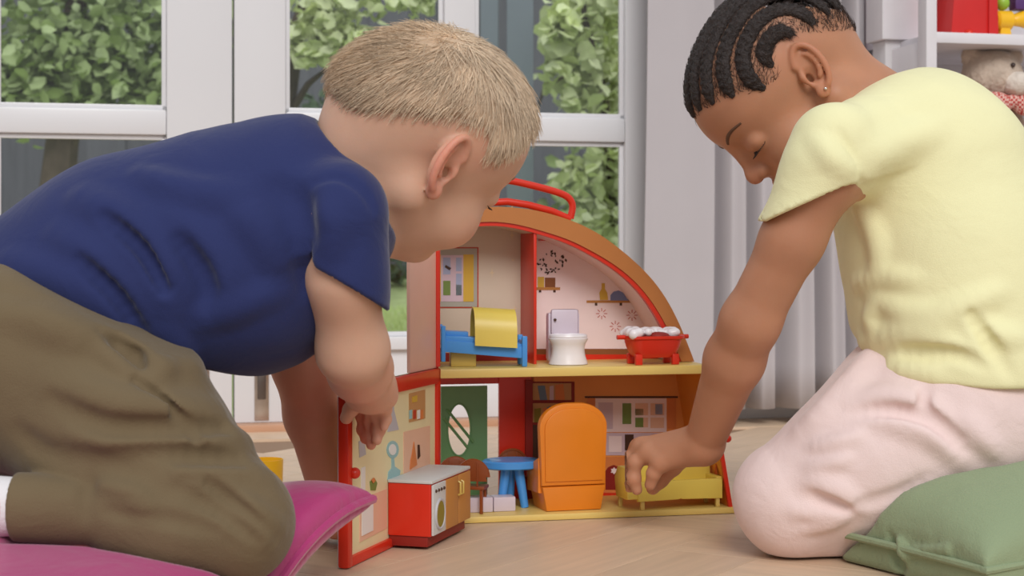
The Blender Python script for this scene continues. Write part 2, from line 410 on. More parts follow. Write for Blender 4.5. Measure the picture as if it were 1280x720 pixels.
# ------------------------------------------------------------------ curtain: folded cloth, one wide flat fold and a row of pleats
CO = -.13
xs = [lx(p, 300, CO) for p in (806, 850, 888, 893, 908, 926, 930, 946, 962, 966, 990, 1010, 1016, 1034, 1052, 1056, 1070, 1080, 1088, 1096)]
ys = [.0, -.012, -.006, .035, -.02, -.012, .03, -.02, -.012, .035, -.03, -.02, .035, -.025, -.012, .03, -.02, -.012, .03, .03]
def smooth1(x, xs, ys):
    i = max(0, min(len(xs)-2, int(np.searchsorted(xs, x))-1)); t = (x-xs[i])/(xs[i+1]-xs[i]); t = min(1, max(0, t)); t = t*t*(3-2*t)
    return ys[i]*(1-t)+ys[i+1]*t
nu, nv = 260, 30; V = []; Q = []
for j in range(nv+1):
    zz = .028+(2.3-.028)*j/nv
    for i in range(nu+1):
        x = xs[0]+(xs[-1]-xs[0])*i/nu; y = smooth1(x, xs, ys)*(1.0+.12*math.sin(zz*2.3+x*5))
        xx = x+.006*math.sin(zz*3+x*9)
        V.append(tuple(MR @ Vector((xx, CO+y, zz))))
for j in range(nv):
    for i in range(nu): a = j*(nu+1)+i; Q.append((a, a+1, a+nu+2, a+nu+1))
me = mesh_np('curtain', V, Q)
cu = link('curtain', me, 'curtain', loc=tuple(MR @ Vector((xs[0], CO, .028))))
so = cu.modifiers.new('cloth', 'SOLIDIFY'); so.thickness = .003
tag(cu, 'long pale grey curtain hanging in folds beside the garden door', 'curtain')

# ------------------------------------------------------------------ garden
def leaves(n, fn, size, seed, flat=.6):
    r = np.random.default_rng(seed); V = []; Q = []
    C = fn(n, r); n = len(C); A = r.normal(size=(n, 3)); A[:, 2] = A[:, 2]*.5-.35; A /= np.linalg.norm(A, axis=1)[:, None]
    Bv = r.normal(size=(n, 3)); Bv[:, 2] *= flat; Bv -= (Bv*A).sum(1)[:, None]*A; Bv /= np.linalg.norm(Bv, axis=1)[:, None]
    Nn = np.cross(A, Bv); s = size*r.uniform(.55, 1.25, n)[:, None]
    for t, wdt, lift in ((-.5, 0, 0), (-.2, .38, .08), (.2, .33, .08), (.6, 0, -.06)):
        if wdt: V += [C+(A*t+Bv*wdt+Nn*lift)*s, C+A*t*s, C+(A*t-Bv*wdt+Nn*lift)*s]
        else: V.append(C+(A*t+Nn*lift)*s)
    V = np.stack(V, 1).reshape(-1, 3); b = np.arange(n)[:, None]*8
    tri = np.array([[0, 1, 2], [0, 2, 3], [1, 4, 2], [4, 5, 2], [2, 5, 3], [5, 6, 3], [4, 7, 5], [5, 7, 6]])
    return V, (b[:, None]+tri[None]).reshape(-1, 3)
def blob(cs):
    cs = np.array(cs, float)
    def fn(n, r):
        k = r.integers(0, len(cs), n); u = r.normal(size=(n, 3)); u /= np.linalg.norm(u, axis=1)[:, None]
        return cs[k, :3]+u*cs[k, 3:4]*(r.uniform(.35, 1.05, (n, 1)))
    return fn
def plant(name, label, cat, base, blobs, n, size, m, seed, stems=(), group=None):
    r = thing(name, label, cat, base, group)
    V, T = leaves(n, blob(blobs), size, seed); o = link('foliage', mesh_np('foliage', V, T), m, r); o['kind'] = 'stuff'
    for pts, rad in stems: MB().tube(pts, [rad*(1-.6*i/(len(pts)-1)) for i in range(len(pts))], 8).build('branch', 'bark', r)
    return r
V = []; Q = []
for j in range(31):
    for i in range(41):
        y = 3.0+(9.4-3.0)*j/30; x = -5+10*i/40; V.append((x, y, -.12+.03*(y-3)/6.4*4+.16*max(0, (y-5)/4.4)**1.5+.008*math.sin(x*7+y*5)))
for j in range(30):
    for i in range(40): a = j*41+i; Q.append((a, a+1, a+42, a+41))
la = link('lawn', mesh_np('lawn', V, Q), 'lawn', loc=(0, 6, -.1)); tag(la, 'bright green mown lawn outside the garden door', 'lawn', kind='structure')
r_ = np.random.default_rng(5); n = 26000
gx = np.stack([r_.uniform(-2.6, 1.2, n), r_.uniform(3.1, 7.5, n), np.zeros(n)], 1)
gz = -.12+.12*(gx[:, 1]-3)/6.4+.16*np.maximum(0, (gx[:, 1]-5)/4.4)**1.5
gx[:, 2] = gz; hh = r_.uniform(.02, .045, n); an = r_.uniform(0, 6.28, n); ww = .004
ln = r_.normal(size=(n, 2))*.012
V = np.stack([gx+np.stack([np.cos(an)*ww, np.sin(an)*ww, 0*an], 1), gx-np.stack([np.cos(an)*ww, np.sin(an)*ww, 0*an], 1), gx+np.stack([ln[:, 0], ln[:, 1], hh], 1)], 1).reshape(-1, 3)
gr = link('grass', mesh_np('grass', V, np.arange(3*n).reshape(-1, 3)), 'lawn', loc=(0, 5, -.1)); tag(gr, 'short green grass blades of the lawn outside', 'grass', kind='stuff')
# dark boarded fence beyond the lawn
fe = thing('garden_fence', 'dark grey boarded garden fence beyond the lawn', 'fence', (0, 9.2, .1))
for i in range(52):
    x = -5.2+i*.2; MB().box(x-.01, x+.21, 9.2+.026*(i % 2), 9.225+.026*(i % 2), 0, 3.2).build('board', 'fence_grey', fe, smooth=False)
for zz in (.5, 1.9): MB().box(-5.2, 5.2, 9.26, 9.3, zz, zz+.09).build('rail', 'fence_grey', fe, smooth=False)
sh = thing('garden_post', 'pale blue-grey timber posts of a pergola outside behind the boy', 'pergola', (.0, 4.6, -.1))
for (px, wd) in ((612, .05), (650, .075)):
    c = P(px, 200, 4.6); MB().box(c[0]-wd/2, c[0]+wd/2, 4.57, 4.64, -.15, 2.2, .004).build('post', 'post_blue', sh)
MB().box(-.35, .4, 4.56, 4.65, 2.2, 2.3, .004).build('beam', 'post_blue', sh)
def Pb(l, d): return [(*P(x, y, d+dd), r) for x, y, r, dd in l]
plant('climbing_vine', 'light green leafy climber hanging outside the pane beside the curtain', 'vine', tuple(P(740, 420, 5.2)*[1, 1, 0]),
      Pb([(735, 20, .16, 0), (720, 75, .14, 0), (750, 100, .14, .1), (705, 35, .07, -.1), (770, 40, .2, .2), (735, 130, .1, 0), (760, 200, .12, 0), (745, 230, .12, .1), (765, 290, .16, .1), (720, 225, .07, 0), (790, 140, .2, .2), (745, 290, .12, 0), (740, -60, .25, 0)], 5.2),
      1400, .062, 'leaf_light', 11, [([tuple(P(775, 420, 5.25)), tuple(P(768, 250, 5.25)), tuple(P(755, 120, 5.22)), tuple(P(730, 20, 5.2)), tuple(P(720, -80, 5.2))], .02),
                                   ([tuple(P(755, 120, 5.22)), tuple(P(715, 90, 5.15)), tuple(P(680, 110, 5.15)), tuple(P(668, 150, 5.15))], .009)])
plant('overhanging_branch', 'leafy branch hanging over the fence, above the boy seen through glass', 'branch', tuple(P(420, 420, 5.2)*[1, 1, 0]),
      Pb([(395, 40, .1, 0), (425, 55, .08, 0), (410, 15, .12, 0), (380, 55, .07, 0), (448, 50, .05, 0), (440, 0, .12, 0), (460, -30, .2, 0), (520, -5, .07, 0), (380, -30, .2, .2), (400, -90, .4, .3)], 5.2),
      800, .05, 'leaf_light', 12, [([tuple(P(330, 500, 5.5)), tuple(P(345, 200, 5.4)), tuple(P(370, 40, 5.3)), tuple(P(420, -80, 5.2))], .05),
                                   ([tuple(P(352, 160, 5.4)), tuple(P(385, 105, 5.3)), tuple(P(410, 85, 5.3))], .015)])
plant('garden_tree', 'broad green tree outside the far left pane', 'tree', tuple(P(80, 440, 6.2)*[1, 1, 0]),
      Pb([(30, 30, .35, 0), (100, 20, .35, 0), (170, 50, .3, 0), (60, 90, .22, 0), (140, 100, .2, 0), (20, 110, .14, 0), (190, 0, .3, 0), (100, -60, .6, .3), (200, 110, .1, 0), (-60, 60, .5, .2), (245, 30, .2, .2)], 6.2),
      3600, .062, 'leaf_mid', 13, [([tuple(P(60, 440, 6.3)), tuple(P(70, 250, 6.3)), tuple(P(90, 60, 6.3)), tuple(P(100, -40, 6.3))], .09),
                                  ([tuple(P(74, 200, 6.3)), tuple(P(130, 110, 6.25)), tuple(P(170, 50, 6.2))], .03)])
plant('boundary_hedge', 'low dark green hedge at the far end of the lawn', 'hedge', (0, 8.6, .1),
      [(x, 8.7+random.uniform(-.15, .15), .28+random.uniform(-.05, .1), .26) for x in np.arange(-3.6, 2.2, .22)], 5200, .06, 'leaf_dark', 14)
plant('round_shrub', 'mid green shrub beyond the pergola posts, in front of the fence', 'shrub', (.9, 7.2, 0),
      [(.55, 7.4, .5, .4), (.8, 7.4, .9, .45), (.6, 7.4, 1.3, .4), (.3, 7.4, .35, .3)], 1800, .07, 'leaf_mid', 15)
plant('red_shrub', 'dull brownish shrub in shade against the fence behind the boy', 'shrub', (-1.0, 7.8, 0),
      [(-1.05, 7.8, .6, .3), (-.75, 7.8, .5, .26), (-.9, 7.8, .85, .22)], 1300, .06, 'leaf_dark', 16)
# ------------------------------------------------------------------ toy house
pla('toy_red', rgb(214, 48, 26)); pla('toy_orange', rgb(226, 140, 48)); pla('toy_brown', rgb(186, 118, 62), .38)
pla('toy_yellow', rgb(226, 196, 112), .35); pla('toy_yellow2', rgb(230, 204, 92), .35); pla('toy_blue', rgb(76, 152, 226), .3)
pla('toy_green', rgb(104, 146, 94), .4); pla('toy_white', rgb(236, 230, 232), .25); pla('toy_brown_dark', rgb(142, 72, 34), .35)
pla('toy_lilac', rgb(214, 200, 212), .35); pla('armchair_orange', rgb(226, 130, 30), .35); pla('cup_yellow', rgb(246, 190, 34), .3)
pla('toy_pinkpanel', rgb(236, 190, 172), .4); pla('gold', rgb(206, 176, 90), .35)
def pr(n, *c): mat(n, rgb(*c), .5, .4, var=.02, vscale=40)
pr('pr_beige', 214, 198, 178); pr('pr_pink', 246, 224, 222); pr('pr_grey', 176, 172, 158); pr('pr_curt', 216, 176, 66); pr('pr_sky', 168, 176, 204)
pr('pr_lilac', 214, 190, 200); pr('pr_green', 120, 142, 70); pr('pr_brown', 140, 84, 44); pr('pr_dark', 74, 46, 30); pr('pr_orange', 238, 156, 80)
pr('pr_orange2', 222, 132, 72); pr('pr_red', 190, 66, 40); pr('pr_star', 226, 206, 170); pr('pr_blue', 120, 134, 178); pr('pr_cream', 236, 222, 176)
pr('pr_tan', 200, 150, 96); pr('pr_darkred', 140, 32, 22); pr('pr_aqua', 158, 196, 196); pr('pr_grey2', 190, 186, 190); pr('pr_steelblue', 110, 130, 150)
pr('pr_peach', 236, 190, 160); pr('pr_white', 236, 232, 226); pr('pr_wood', 190, 130, 66); pr('pr_olive', 140, 124, 40)
pr('pr_counter', 206, 206, 204)
house = thing('toy_house', 'open red and orange plastic toy house with domed brown roof between the children', 'dollhouse', tuple(MH.translation))
HB = .118                                                            # depth of the house
def hl(px, py, off=0): return local(MH, px, py, off)
def hx(px, py=500, off=0): return hl(px, py, off)[0]
def hz(px, py, off=0): return hl(px, py, off)[1]
zS0, zS1 = hz(560, 473), hz(560, 461)                                # middle floor
zF1 = hz(600, 645)                                                   # ground floor top
xR = hx(914, 640)
MB(MH).box(-.004, xR+.006, -.004, HB+.006, 0.0003, zF1, .002).build('base_floor', 'toy_yellow', house)
MB(MH).box(-.002, hx(886, 455), -.003, HB, zS0, zS1, .0025).build('middle_floor', 'toy_yellow', house)
# arch profile of the roof (front plane), outer and inner
out_px = [(548, 272), (580, 262), (620, 257), (670, 262), (715, 275), (750, 292), (780, 315), (805, 337), (825, 360), (840, 385), (852, 410), (868, 452)]
inn_px = [(548, 286), (580, 279), (620, 276), (652, 281), (712, 299), (755, 322), (775, 335), (795, 352), (812, 372), (826, 394), (836, 412), (852, 452)]
RY = .045
def dens(pts, n=48):
    a = np.array([hl(*p, RY) for p in pts]); s = np.r_[0, np.cumsum(np.linalg.norm(np.diff(a, axis=0), axis=1))]; s /= s[-1]
    t = np.linspace(0, 1, n); q = np.stack([np.interp(t, s, a[:, 0]), np.interp(t, s, a[:, 1])], 1)
    for _ in range(6): q[1:-1] = (q[:-2]+2*q[1:-1]+q[2:])/4
    return q
OU, IN = dens(out_px), dens(inn_px)
def strip(o, i, y0, y1, name, m, parent, cl=True):
    b = MB(MH); n = len(o); vs = []; fs = []
    for k in range(n): vs += [(o[k][0], y0, o[k][1]), (o[k][0], y1, o[k][1]), (i[k][0], y1, i[k][1]), (i[k][0], y0, i[k][1])]
    for k in range(n-1):
        for e in range(4): fs.append((k*4+e, (k+1)*4+e, (k+1)*4+(e+1) % 4, k*4+(e+1) % 4))
    fs += [(3, 2, 1, 0), tuple((n-1)*4+e for e in range(4))]
    bm = bmesh.new(); V = [bm.verts.new(v) for v in vs]; bm.faces.new
    for f in fs: bm.faces.new([V[a] for a in f])
    bmesh.ops.recalc_face_normals(bm, faces=bm.faces); b.bm(bm); return b.build(name, m, parent)
roof = strip(OU, IN, RY, HB, 'roof', 'toy_brown', house)
cen = np.array([hx(640, 450), zS1]); IN2 = IN+(cen-IN)*.028
strip(IN-(cen-IN)*.001, IN2, RY+.002, RY+.010, 'roof_rim', 'toy_red', house)
# back walls: upper rooms under the arch, lower rooms with a doorway
xD0, xD1 = hx(651, 400, .01), hx(673, 400, .01)                      # the red divider between the rooms
pts = [(IN[0][0], zS1)]+[tuple(p) for p in IN if True]+[(IN[-1][0], zS1)]
MB(MH).prism(pts, HB-.003, HB).build('upper_back_wall', 'pr_beige', house, smooth=False)
xD = hx(671, 400, RY+.004)
dv = MB(MH).prism([(xD-.0035, zS1), (xD, zS1), (xD, hz(671, 287, RY)), (xD-.0035, hz(668, 286, RY))], RY+.004, HB-.003, bev=.0008).build('room_divider', 'toy_red', house)
# pink lining of the bathroom and red/brown skirting strips
def plate(name, px, m, parent, off, th=.0008, M=MH, loc=local):
    """a flat printed piece on a wall, outline given in photo pixels on that wall's plane"""
    return MB(M).prism([loc(M, x, y, off) for x, y in px], off-th, off).build(name, m, parent, smooth=False)
def rect(name, x0, y0, x1, y1, m, parent, off, th=.0008, M=MH):
    return plate(name, [(x0, y0), (x1, y0), (x1, y1), (x0, y1)], m, parent, off, th, M)
W1 = HB-.003
bx0 = xD
ip = [tuple(p) for p in IN if p[0] > bx0+.001]
MB(MH).prism([(bx0, zS1), (bx0, hz(672, 290, RY))]+ip+[(IN[-1][0], zS1)], W1-.001, W1).build('bathroom_lining', 'pr_pink', house, smooth=False)
W2 = W1-.001
kd = int(np.searchsorted(IN2[:, 0], xD)); IN3 = IN2+(cen-IN2)*.006
strip((IN+(cen-IN)*.0005)[:kd+1], IN3[:kd+1]*.25+IN2[:kd+1]*.75, RY+.010, HB-.003, 'ceiling_lining', 'pr_beige', house); strip((IN+(cen-IN)*.0005)[kd:], IN3[kd:]*.25+IN2[kd:]*.75, RY+.010, HB-.003, 'ceiling_lining', 'pr_pink', house)
rect('skirting', 667, 436, 850, 443, 'pr_brown', house, W2, .001); rect('skirting', 667, 443, 862, 453, 'toy_red', house, W2, .001)
rect('skirting', 549, 441, 655, 453, 'pr_darkred', house, W1, .001)
rect('roof_bracket', 673, 288, 695, 301, 'toy_red', house, W2, .01)
rect('roof_bracket', 695, 290, 708, 302, 'toy_brown', house, W2, .012)
sx, sz = hl(701, 299, W2-.014); MB(MH).ball((sx, W2-.014, sz), .0028, 10, 6).build('screw', 'steel', house)
# bedroom print: window picture with curtains and stars
fr = rect('printed_window', 538, 309, 598, 385, 'pr_red', house, W1, .0006)
rect('mount', 539, 310.5, 596.5, 383.5, 'pr_grey', fr, W1-.0006, .0004)
for (x0, x1) in ((541, 551), (579, 592)): rect('curtain_print', x0, 318, x1, 377, 'pr_curt', fr, W1-.001, .0004)
rect('window_print', 551, 319, 579, 377, 'pr_lilac', fr, W1-.001, .0004)
for (x0, y0, x1, y1, m) in ((554, 322, 563, 343, 'pr_sky'), (570, 322, 577, 339, 'pr_sky'), (554, 351, 563, 369, 'pr_green'), (570, 342, 577, 369, 'pr_sky'), (570, 356, 577, 369, 'pr_green')):
    rect('window_light', x0, y0, x1, y1, m, fr, W1-.0014, .0004)
plate('bird_print', [(557, 331), (564, 335), (562, 338), (556, 334)], 'pr_dark', fr, W1-.0018, .0003)
for (x, y, s) in ((640, 294, 6), (615, 341, 6), (643, 386, 5), (641, 325, 2), (640, 260, 5)):
    plate('star_print', [(x, y-s), (x+.7, y-.9), (x+s*.6, y), (x+.7, y+.9), (x, y+s), (x-.7, y+.9), (x-s*.6, y), (x-.7, y-.9)], 'pr_star', house, W1, .0004)
# bathroom prints: plant on a shelf, toys on a shelf, bursts
rect('shelf_print', 670, 359, 700, 362.5, 'pr_wood', house, W2, .0006); rect('shelf_print', 733, 375.5, 793, 378.5, 'pr_wood', house, W2, .0006)
for x in (675, 693, 745, 776): rect('shelf_print', x-1.5, 362 if x < 700 else 378, x+1.5, 365.5 if x < 700 else 382, 'pr_dark', house, W2, .0004)
rect('pot_print', 681, 347, 694, 359, 'pr_brown', house, W2, .0006); rect('pot_print', 672, 346, 680, 359, 'pr_curt', house, W2, .0006)
pb = MB(MH)
for k in range(44):
    a = random.uniform(-1.0, 1.0); rr = random.uniform(6, 34); x, y = 688+math.sin(a)*rr*.75, 346-math.cos(a)*rr*.95
    s = random.uniform(1.0, 1.9); an = random.uniform(0, 3.1)
    pb.prism([hl(x+math.cos(an+q)*s*(1.4 if q in (0, math.pi) else .8), y+math.sin(an+q)*s*(1.4 if q in (0, math.pi) else .8), W2) for q in (0, math.pi/2, math.pi, 3*math.pi/2)], W2-.0004, W2)
pb.build('plant_print', 'pr_dark', house, smooth=False)
plate('bottle_print', [(750, 375), (749, 366), (752, 361), (752, 354), (756, 354), (756, 361), (759, 366), (760, 375)], 'pr_curt', house, W2, .0006)
plate('whale_print', [(763, 375.5), (763, 369), (767, 364.5), (773, 363), (779, 366), (784, 374), (788, 376)], 'pr_blue', house, W2, .0006)
for (cx, cy) in ((769, 408), (790, 394), (752, 392)):
    sb = MB(MH)
    for q in range(8):
        a = q*math.pi/4; sb.prism([hl(cx+math.cos(a+e)*rr, cy+math.sin(a+e)*rr, W2) for e, rr in ((-.12, 3), (.12, 3), (.06, 7), (-.06, 7))], W2-.0004, W2)
    sb.build('burst_print', 'pr_red', house, smooth=False)
# lower storey: back wall panels with a real doorway between 549 and 622
zb = zF1
def wallbox(x0, x1, py0, py1, m, name, off0=HB-.003, off1=HB):
    a, b = hx(x0, 550, off0), hx(x1, 550, off0); t, bo = hz(x0, py0, off0), hz(x0, py1, off0)
    return MB(MH).box(a, b, off0, off1, max(bo, zb), t, .0004).build(name, m, house, smooth=False)
wallbox(541, 668, 462, 481, 'toy_red', 'lintel'); wallbox(624, 664, 470, 660, 'toy_red', 'lower_back_wall', HB-.006, HB)
wallbox(664, 880, 462, 660, 'pr_orange', 'living_back_wall')
rect('dark_post', 656, 475, 665, 632, 'pr_darkred', house, HB-.006, .004)
# side walls: left post, right curved wall (seen inside)
MB(MH).box(-.006, .0005, -.002, .008, zF1, zS0+.004, .0015).build('corner_post', 'toy_red', house)
MB(MH).box(-.006, -.001, -.002, HB, zS1-.002, hz(547, 290), .001).build('bedroom_side_wall', 'toy_pinkpanel', house)
MB(MH).box(-.0065, .0005, -.0035, .003, zS1-.002, hz(547, 300), .001).build('corner_post', 'toy_red', house)
def sidewall(name, x0, x1, z0, z1, y0, y1, t, m):
    return MB(MH).prism([(x0, z0), (x0+t, z0), (x1+t, z1), (x1, z1)], y0, y1).build(name, m, house, smooth=False)
xb, xt = hx(911, 632), hx(884, 474)
sidewall('side_wall', xb, xt, zF1, zS0, .0, HB, .003, 'toy_orange')
sidewall('side_rim', xb-.0006, xt-.0006, zF1, zS0, -.002, .003, .0045, 'toy_red')
kx, kz = hx(907, 548)+.002, hz(907, 548); MB(MH).ball((kx, -.001, kz), .0046, 12, 8).build('hinge_knob', 'toy_red', house)
rp = []
for k in range(13):
    t = k/12; rp.append((hx(855, 472, W1-.004)+.006*math.sin(t*1.6)+.0*t, W1-.006, zS0+(hz(866, 535, W1)-zS0)*t))
MB(MH).tube(rp, .0028, 8).build('curved_rim', 'toy_red', house)
wx = lambda py: xb+(xt-xb)*((hz(905, py)-zF1)/(zS0-zF1))
sd = MB(MH)
for (y, z, s) in ((.02, .085, .006), (.05, .06, .007), (.02, .05, .008), (.06, .03, .008), (.03, .025, .006), (.075, .08, .006)):
    xx = xb+(xt-xb)*((z-zF1)/(zS0-zF1))-.0007
    sd.add([(xx, y-s*.7, z-s), (xx, y+s*.7, z-s), (xx, y, z+s)], [(0, 1, 2)])
sd.build('triangle_print', 'pr_red', house, smooth=False)
# prints of the living room
W3 = HB-.003
bc = rect('bookcase_print', 664.5, 477, 718, 531, 'pr_darkred', house, W3, .0006)
rect('shelf_print', 665, 479, 714, 500, 'pr_tan', bc, W3-.0006, .0004); rect('shelf_print', 665, 504, 714, 528, 'pr_tan', bc, W3-.0006, .0004)
for (q, m) in (([(672, 482), (681, 482), (684, 500), (675, 500)], 'pr_steelblue'), ([(687, 483), (692, 482), (692, 500), (687, 500)], 'pr_lilac'), ([(694, 481), (704, 480), (706, 500), (694, 500)], 'pr_orange2'),
               ([(668, 511), (676, 510), (676, 528), (668, 528)], 'pr_olive'), ([(679, 510), (684, 510), (684, 528), (679, 528)], 'pr_orange2'), ([(683, 510), (688, 507), (692, 511), (687, 516)], 'pr_steelblue')):
    plate('book_print', q, m, bc, W3-.001, .0004)
rect('lower_shelf_print', 664, 531, 700, 632, 'pr_dark', bc, W3-.0006, .0004)
rect('rod_print', 731, 495.2, 847, 497.4, 'pr_dark', house, W3, .001)
for (x0, x1) in ((734, 744), (834, 845)): rect('curtain_print', x0, 497, x1, 536, 'pr_orange2', house, W3, .0006)
wp = rect('window_print', 744, 498, 833, 540, 'pr_pink', house, W3, .0006)
for (x0, y0, x1, y1, m) in ((748, 503, 766, 536, 'pr_lilac'), (778, 504, 789, 530, 'pr_green'), (794, 504, 810, 519, 'pr_peach'), (794, 511, 804, 519, 'pr_green'), (794, 522, 804, 534, 'pr_green'), (813, 504, 830, 519, 'pr_peach'),
                            (813, 522, 830, 535, 'pr_peach'), (819, 505, 828, 518, 'pr_sky'), (804, 522, 810, 534, 'pr_peach')):
    rect('window_light', x0, y0, x1, y1, m, wp, W3-.0006, .0004)
rect('cabinet_print', 744, 541, 828, 569, 'pr_lilac', house, W3, .0006); rect('cabinet_print', 781, 543, 792, 563, 'pr_dark', house, W3-.0006, .0004)
rect('cabinet_print', 761, 545, 777, 565, 'pr_pink', house, W3-.0006, .0004)
rect('wall_print', 738, 571, 880, 640, 'pr_orange2', house, W3, .0005)
plate('pouf_print', [(756, 612), (756, 590), (760, 584), (767, 581), (774, 584), (779, 591), (779, 612)], 'pr_darkred', house, W3-.0005, .0006)
plate('flower_print', [(767.5+4.6*(1 if k % 2 else .62)*math.cos(k*math.pi/6), 588.5+4.6*(1 if k % 2 else .62)*math.sin(k*math.pi/6)) for k in range(12)], 'pr_pink', house, W3-.0011, .0004)
rect('skirting', 700, 616, 905, 634, 'toy_red', house, W3-.0006, .002)
# green inner door with an oval window and two slanting bars
gd0, gd1 = hx(549, 550, HB), hx(611, 550, HB-.02); gz0, gz1 = zF1+.001, hz(560, 482, HB)
ov = hl(573.5, 537, HB-.01); orx, orz = .5*(hx(588, 537, HB-.01)-hx(559, 537, HB-.01)), .5*(hz(573, 505, HB-.01)-hz(573, 570, HB-.01))
bm = bmesh.new(); n = 40
def doorpt(a):
    c, s = math.cos(a), math.sin(a); t = min((gd1-ov[0])/c if c > 1e-6 else (gd0-ov[0])/c if c < -1e-6 else 9, (gz1-ov[1])/s if s > 1e-6 else (gz0-ov[1])/s if s < -1e-6 else 9); return ov[0]+c*t, ov[1]+s*t
angs = sorted([2*math.pi*k/n for k in range(n)]+[math.atan2(z-ov[1], x-ov[0]) % (2*math.pi) for x in (gd0, gd1) for z in (gz0, gz1)])
rings = []
for (y, inner) in ((HB-.012, 0), (HB-.012, 1), (HB-.008, 1), (HB-.008, 0)):
    rings.append([bm.verts.new(((ov[0]+orx*math.cos(a), y, ov[1]+orz*math.sin(a)) if inner else (doorpt(a)[0], y, doorpt(a)[1]))) for a in angs])
for r0, r1 in ((0, 1), (1, 2), (2, 3), (3, 0)):
    for k in range(len(angs)): bm.faces.new((rings[r0][k], rings[r0][(k+1) % len(angs)], rings[r1][(k+1) % len(angs)], rings[r1][k]))
bmesh.ops.recalc_face_normals(bm, faces=bm.faces)
gdo = MB(MH).bm(bm).build('inner_door', 'toy_green', house, smooth=False, label='green toy door with an oval opening')
for (a, b) in (((559, 512), (592, 553)), ((555, 523), (585, 560))):
    p, q = hl(*a, HB-.014), hl(*b, HB-.014); MB(MH).tube([(p[0], HB-.0125, p[1]), (q[0], HB-.0125, q[1])], .0017, 8).build('bar', 'toy_green', gdo)
MB(MH).tube([(ov[0]+orx*math.cos(a), HB-.012, ov[1]+orz*math.sin(a)) for a in np.linspace(0, 2*math.pi, 32)[:-1]], .0011, 6, closed=True).build('oval_rim', 'toy_green', gdo)
# handle on the roof
def fz(px, py, off): a = hl(px, py, off); return (a[0], off, a[1])
hd = [fz(560, 262, .08), fz(565, 238, .08), fz(590, 226, .08), fz(630, 224, .08), fz(658, 230, .08), fz(690, 238, .08), fz(710, 245, .08), fz(717, 256, .08), fz(713, 273, .08)]
hp = []
for i in range(len(hd)-1):
    for t in np.linspace(0, 1, 6)[:-1]: hp.append([hd[i][k]*(1-t)+hd[i+1][k]*t for k in range(3)])
hp.append(list(hd[-1])); hp = np.array(hp)
for _ in range(5): hp[1:-1] = (hp[:-2]+2*hp[1:-1]+hp[2:])/4
MB(MH).tube([tuple(p) for p in hp], .0042, 12).build('handle', 'toy_red', house)
MB(MH).tube([fz(562, 264, .08), fz(600, 254, .08), fz(634, 252, .08), fz(660, 256, .08), fz(690, 264, .08), fz(713, 274, .08)], .0042, 12).build('handle_base', 'toy_red', house)
# lower left wing swung open towards the camera: the kitchen wall
A0 = np.array([-.081, 1.77]); A1 = np.array([-.157, 1.52]); LP = float(np.linalg.norm(A1-A0))
angp = math.atan2(A0[1]-A1[1], A0[0]-A1[0])
MP = Matrix.Translation((A1[0], A1[1], 0)) @ Matrix.Rotation(angp, 4, 'Z')      # local x runs from the near end to the hinge, -y is the inner face
zP0 = .003; zP1 = .297-(487-315)/2030*1.52+.0
zP1 = zS1+.001
MB(MP).box(.004, LP-.002, .0, .004, zP0, zP1).build('kitchen_wall', 'pr_cream', house, smooth=False)
MB(MP).box(0, LP, -.004, .004, zP1-.016, zP1, .002).build('wing_frame', 'toy_red', house)
MB(MP).box(0, LP, -.004, .004, 0.0005, .010, .002).build('wing_frame', 'toy_red', house)
MB(MP).box(-.002, .010, -.005, .006, 0.0005, zP1, .003).build('wing_frame', 'toy_red', house)
MB(MP).box(LP-.009, LP, -.004, .004, zP0, zP1, .002).build('wing_frame', 'toy_red', house)
MB(MP).box(.0, .012, .004, .007, 0.0005, zP1, .001).build('outer_edge', 'pr_grey2', house)
c = local(MP, 441, 592, -.006); MB(MP).ball((.010, -.0065, c[1]), .0055, 12, 8).build('hinge_knob', 'toy_red', house)
kp = lambda name, px, m, par=house, off=0., th=.0006: plate(name, px, m, par, off, th, MP)
# kitchen prints: lamp, framed picture, fan, bottles, counter
kp('lamp_print', [(488, 495), (492, 494), (492, 512), (498, 537), (484, 540), (489, 513)], 'pr_grey2')
pf = kp('picture_print', [(511, 492), (531, 487), (531, 523), (511, 528)], 'pr_tan'); kp('picture_sun', [(515, 496), (521, 494), (521, 502), (515, 503)], 'pr_curt', pf, -.0006)
for (x, m) in ((513, 'pr_aqua'), (518, 'pr_red'), (523, 'pr_white'), (527, 'pr_orange2')): kp('jar_print', [(x-1.6, 513), (x+1.6, 512), (x+1.6, 523), (x-1.6, 524)], m, pf, -.0006)
kp('fan_print', [(490.5+7.5*math.cos(a), 562-11*math.sin(a)) for a in np.linspace(0, 6.28, 17)[:-1]], 'pr_aqua'); kp('fan_print', [(490.5+4.5*math.cos(a), 562-7*math.sin(a)) for a in np.linspace(0, 6.28, 13)[:-1]], 'pr_white', house, -.0006)
kp('fan_print', [(489, 572), (492, 572), (493, 583), (500, 588), (499, 596), (484, 600), (485, 590), (489, 585)], 'pr_aqua')
kp('tile_print', [(504, 540), (537, 532), (537, 585), (504, 596)], 'pr_peach')
kp('bottle_print', [(515, 566), (517, 552), (519, 566), (521, 581), (512, 587), (513, 575)], 'pr_orange2', house, -.0008); kp('bottle_print', [(522, 556), (524, 556), (525, 570), (522, 574)], 'pr_dark', house, -.0008)
kp('bottle_print', [(451, 585), (456, 583), (456, 612), (451, 614)], 'pr_white'); kp('plant_print', [(462, 602), (468, 598), (471, 604), (469, 613), (463, 613)], 'pr_green'); kp('plant_print', [(464, 600), (467, 597), (469, 601), (466, 604)], 'pr_orange2', house, -.0008)
kp('jug_print', [(448, 552), (455, 548), (457, 568), (449, 572)], 'pr_grey2')
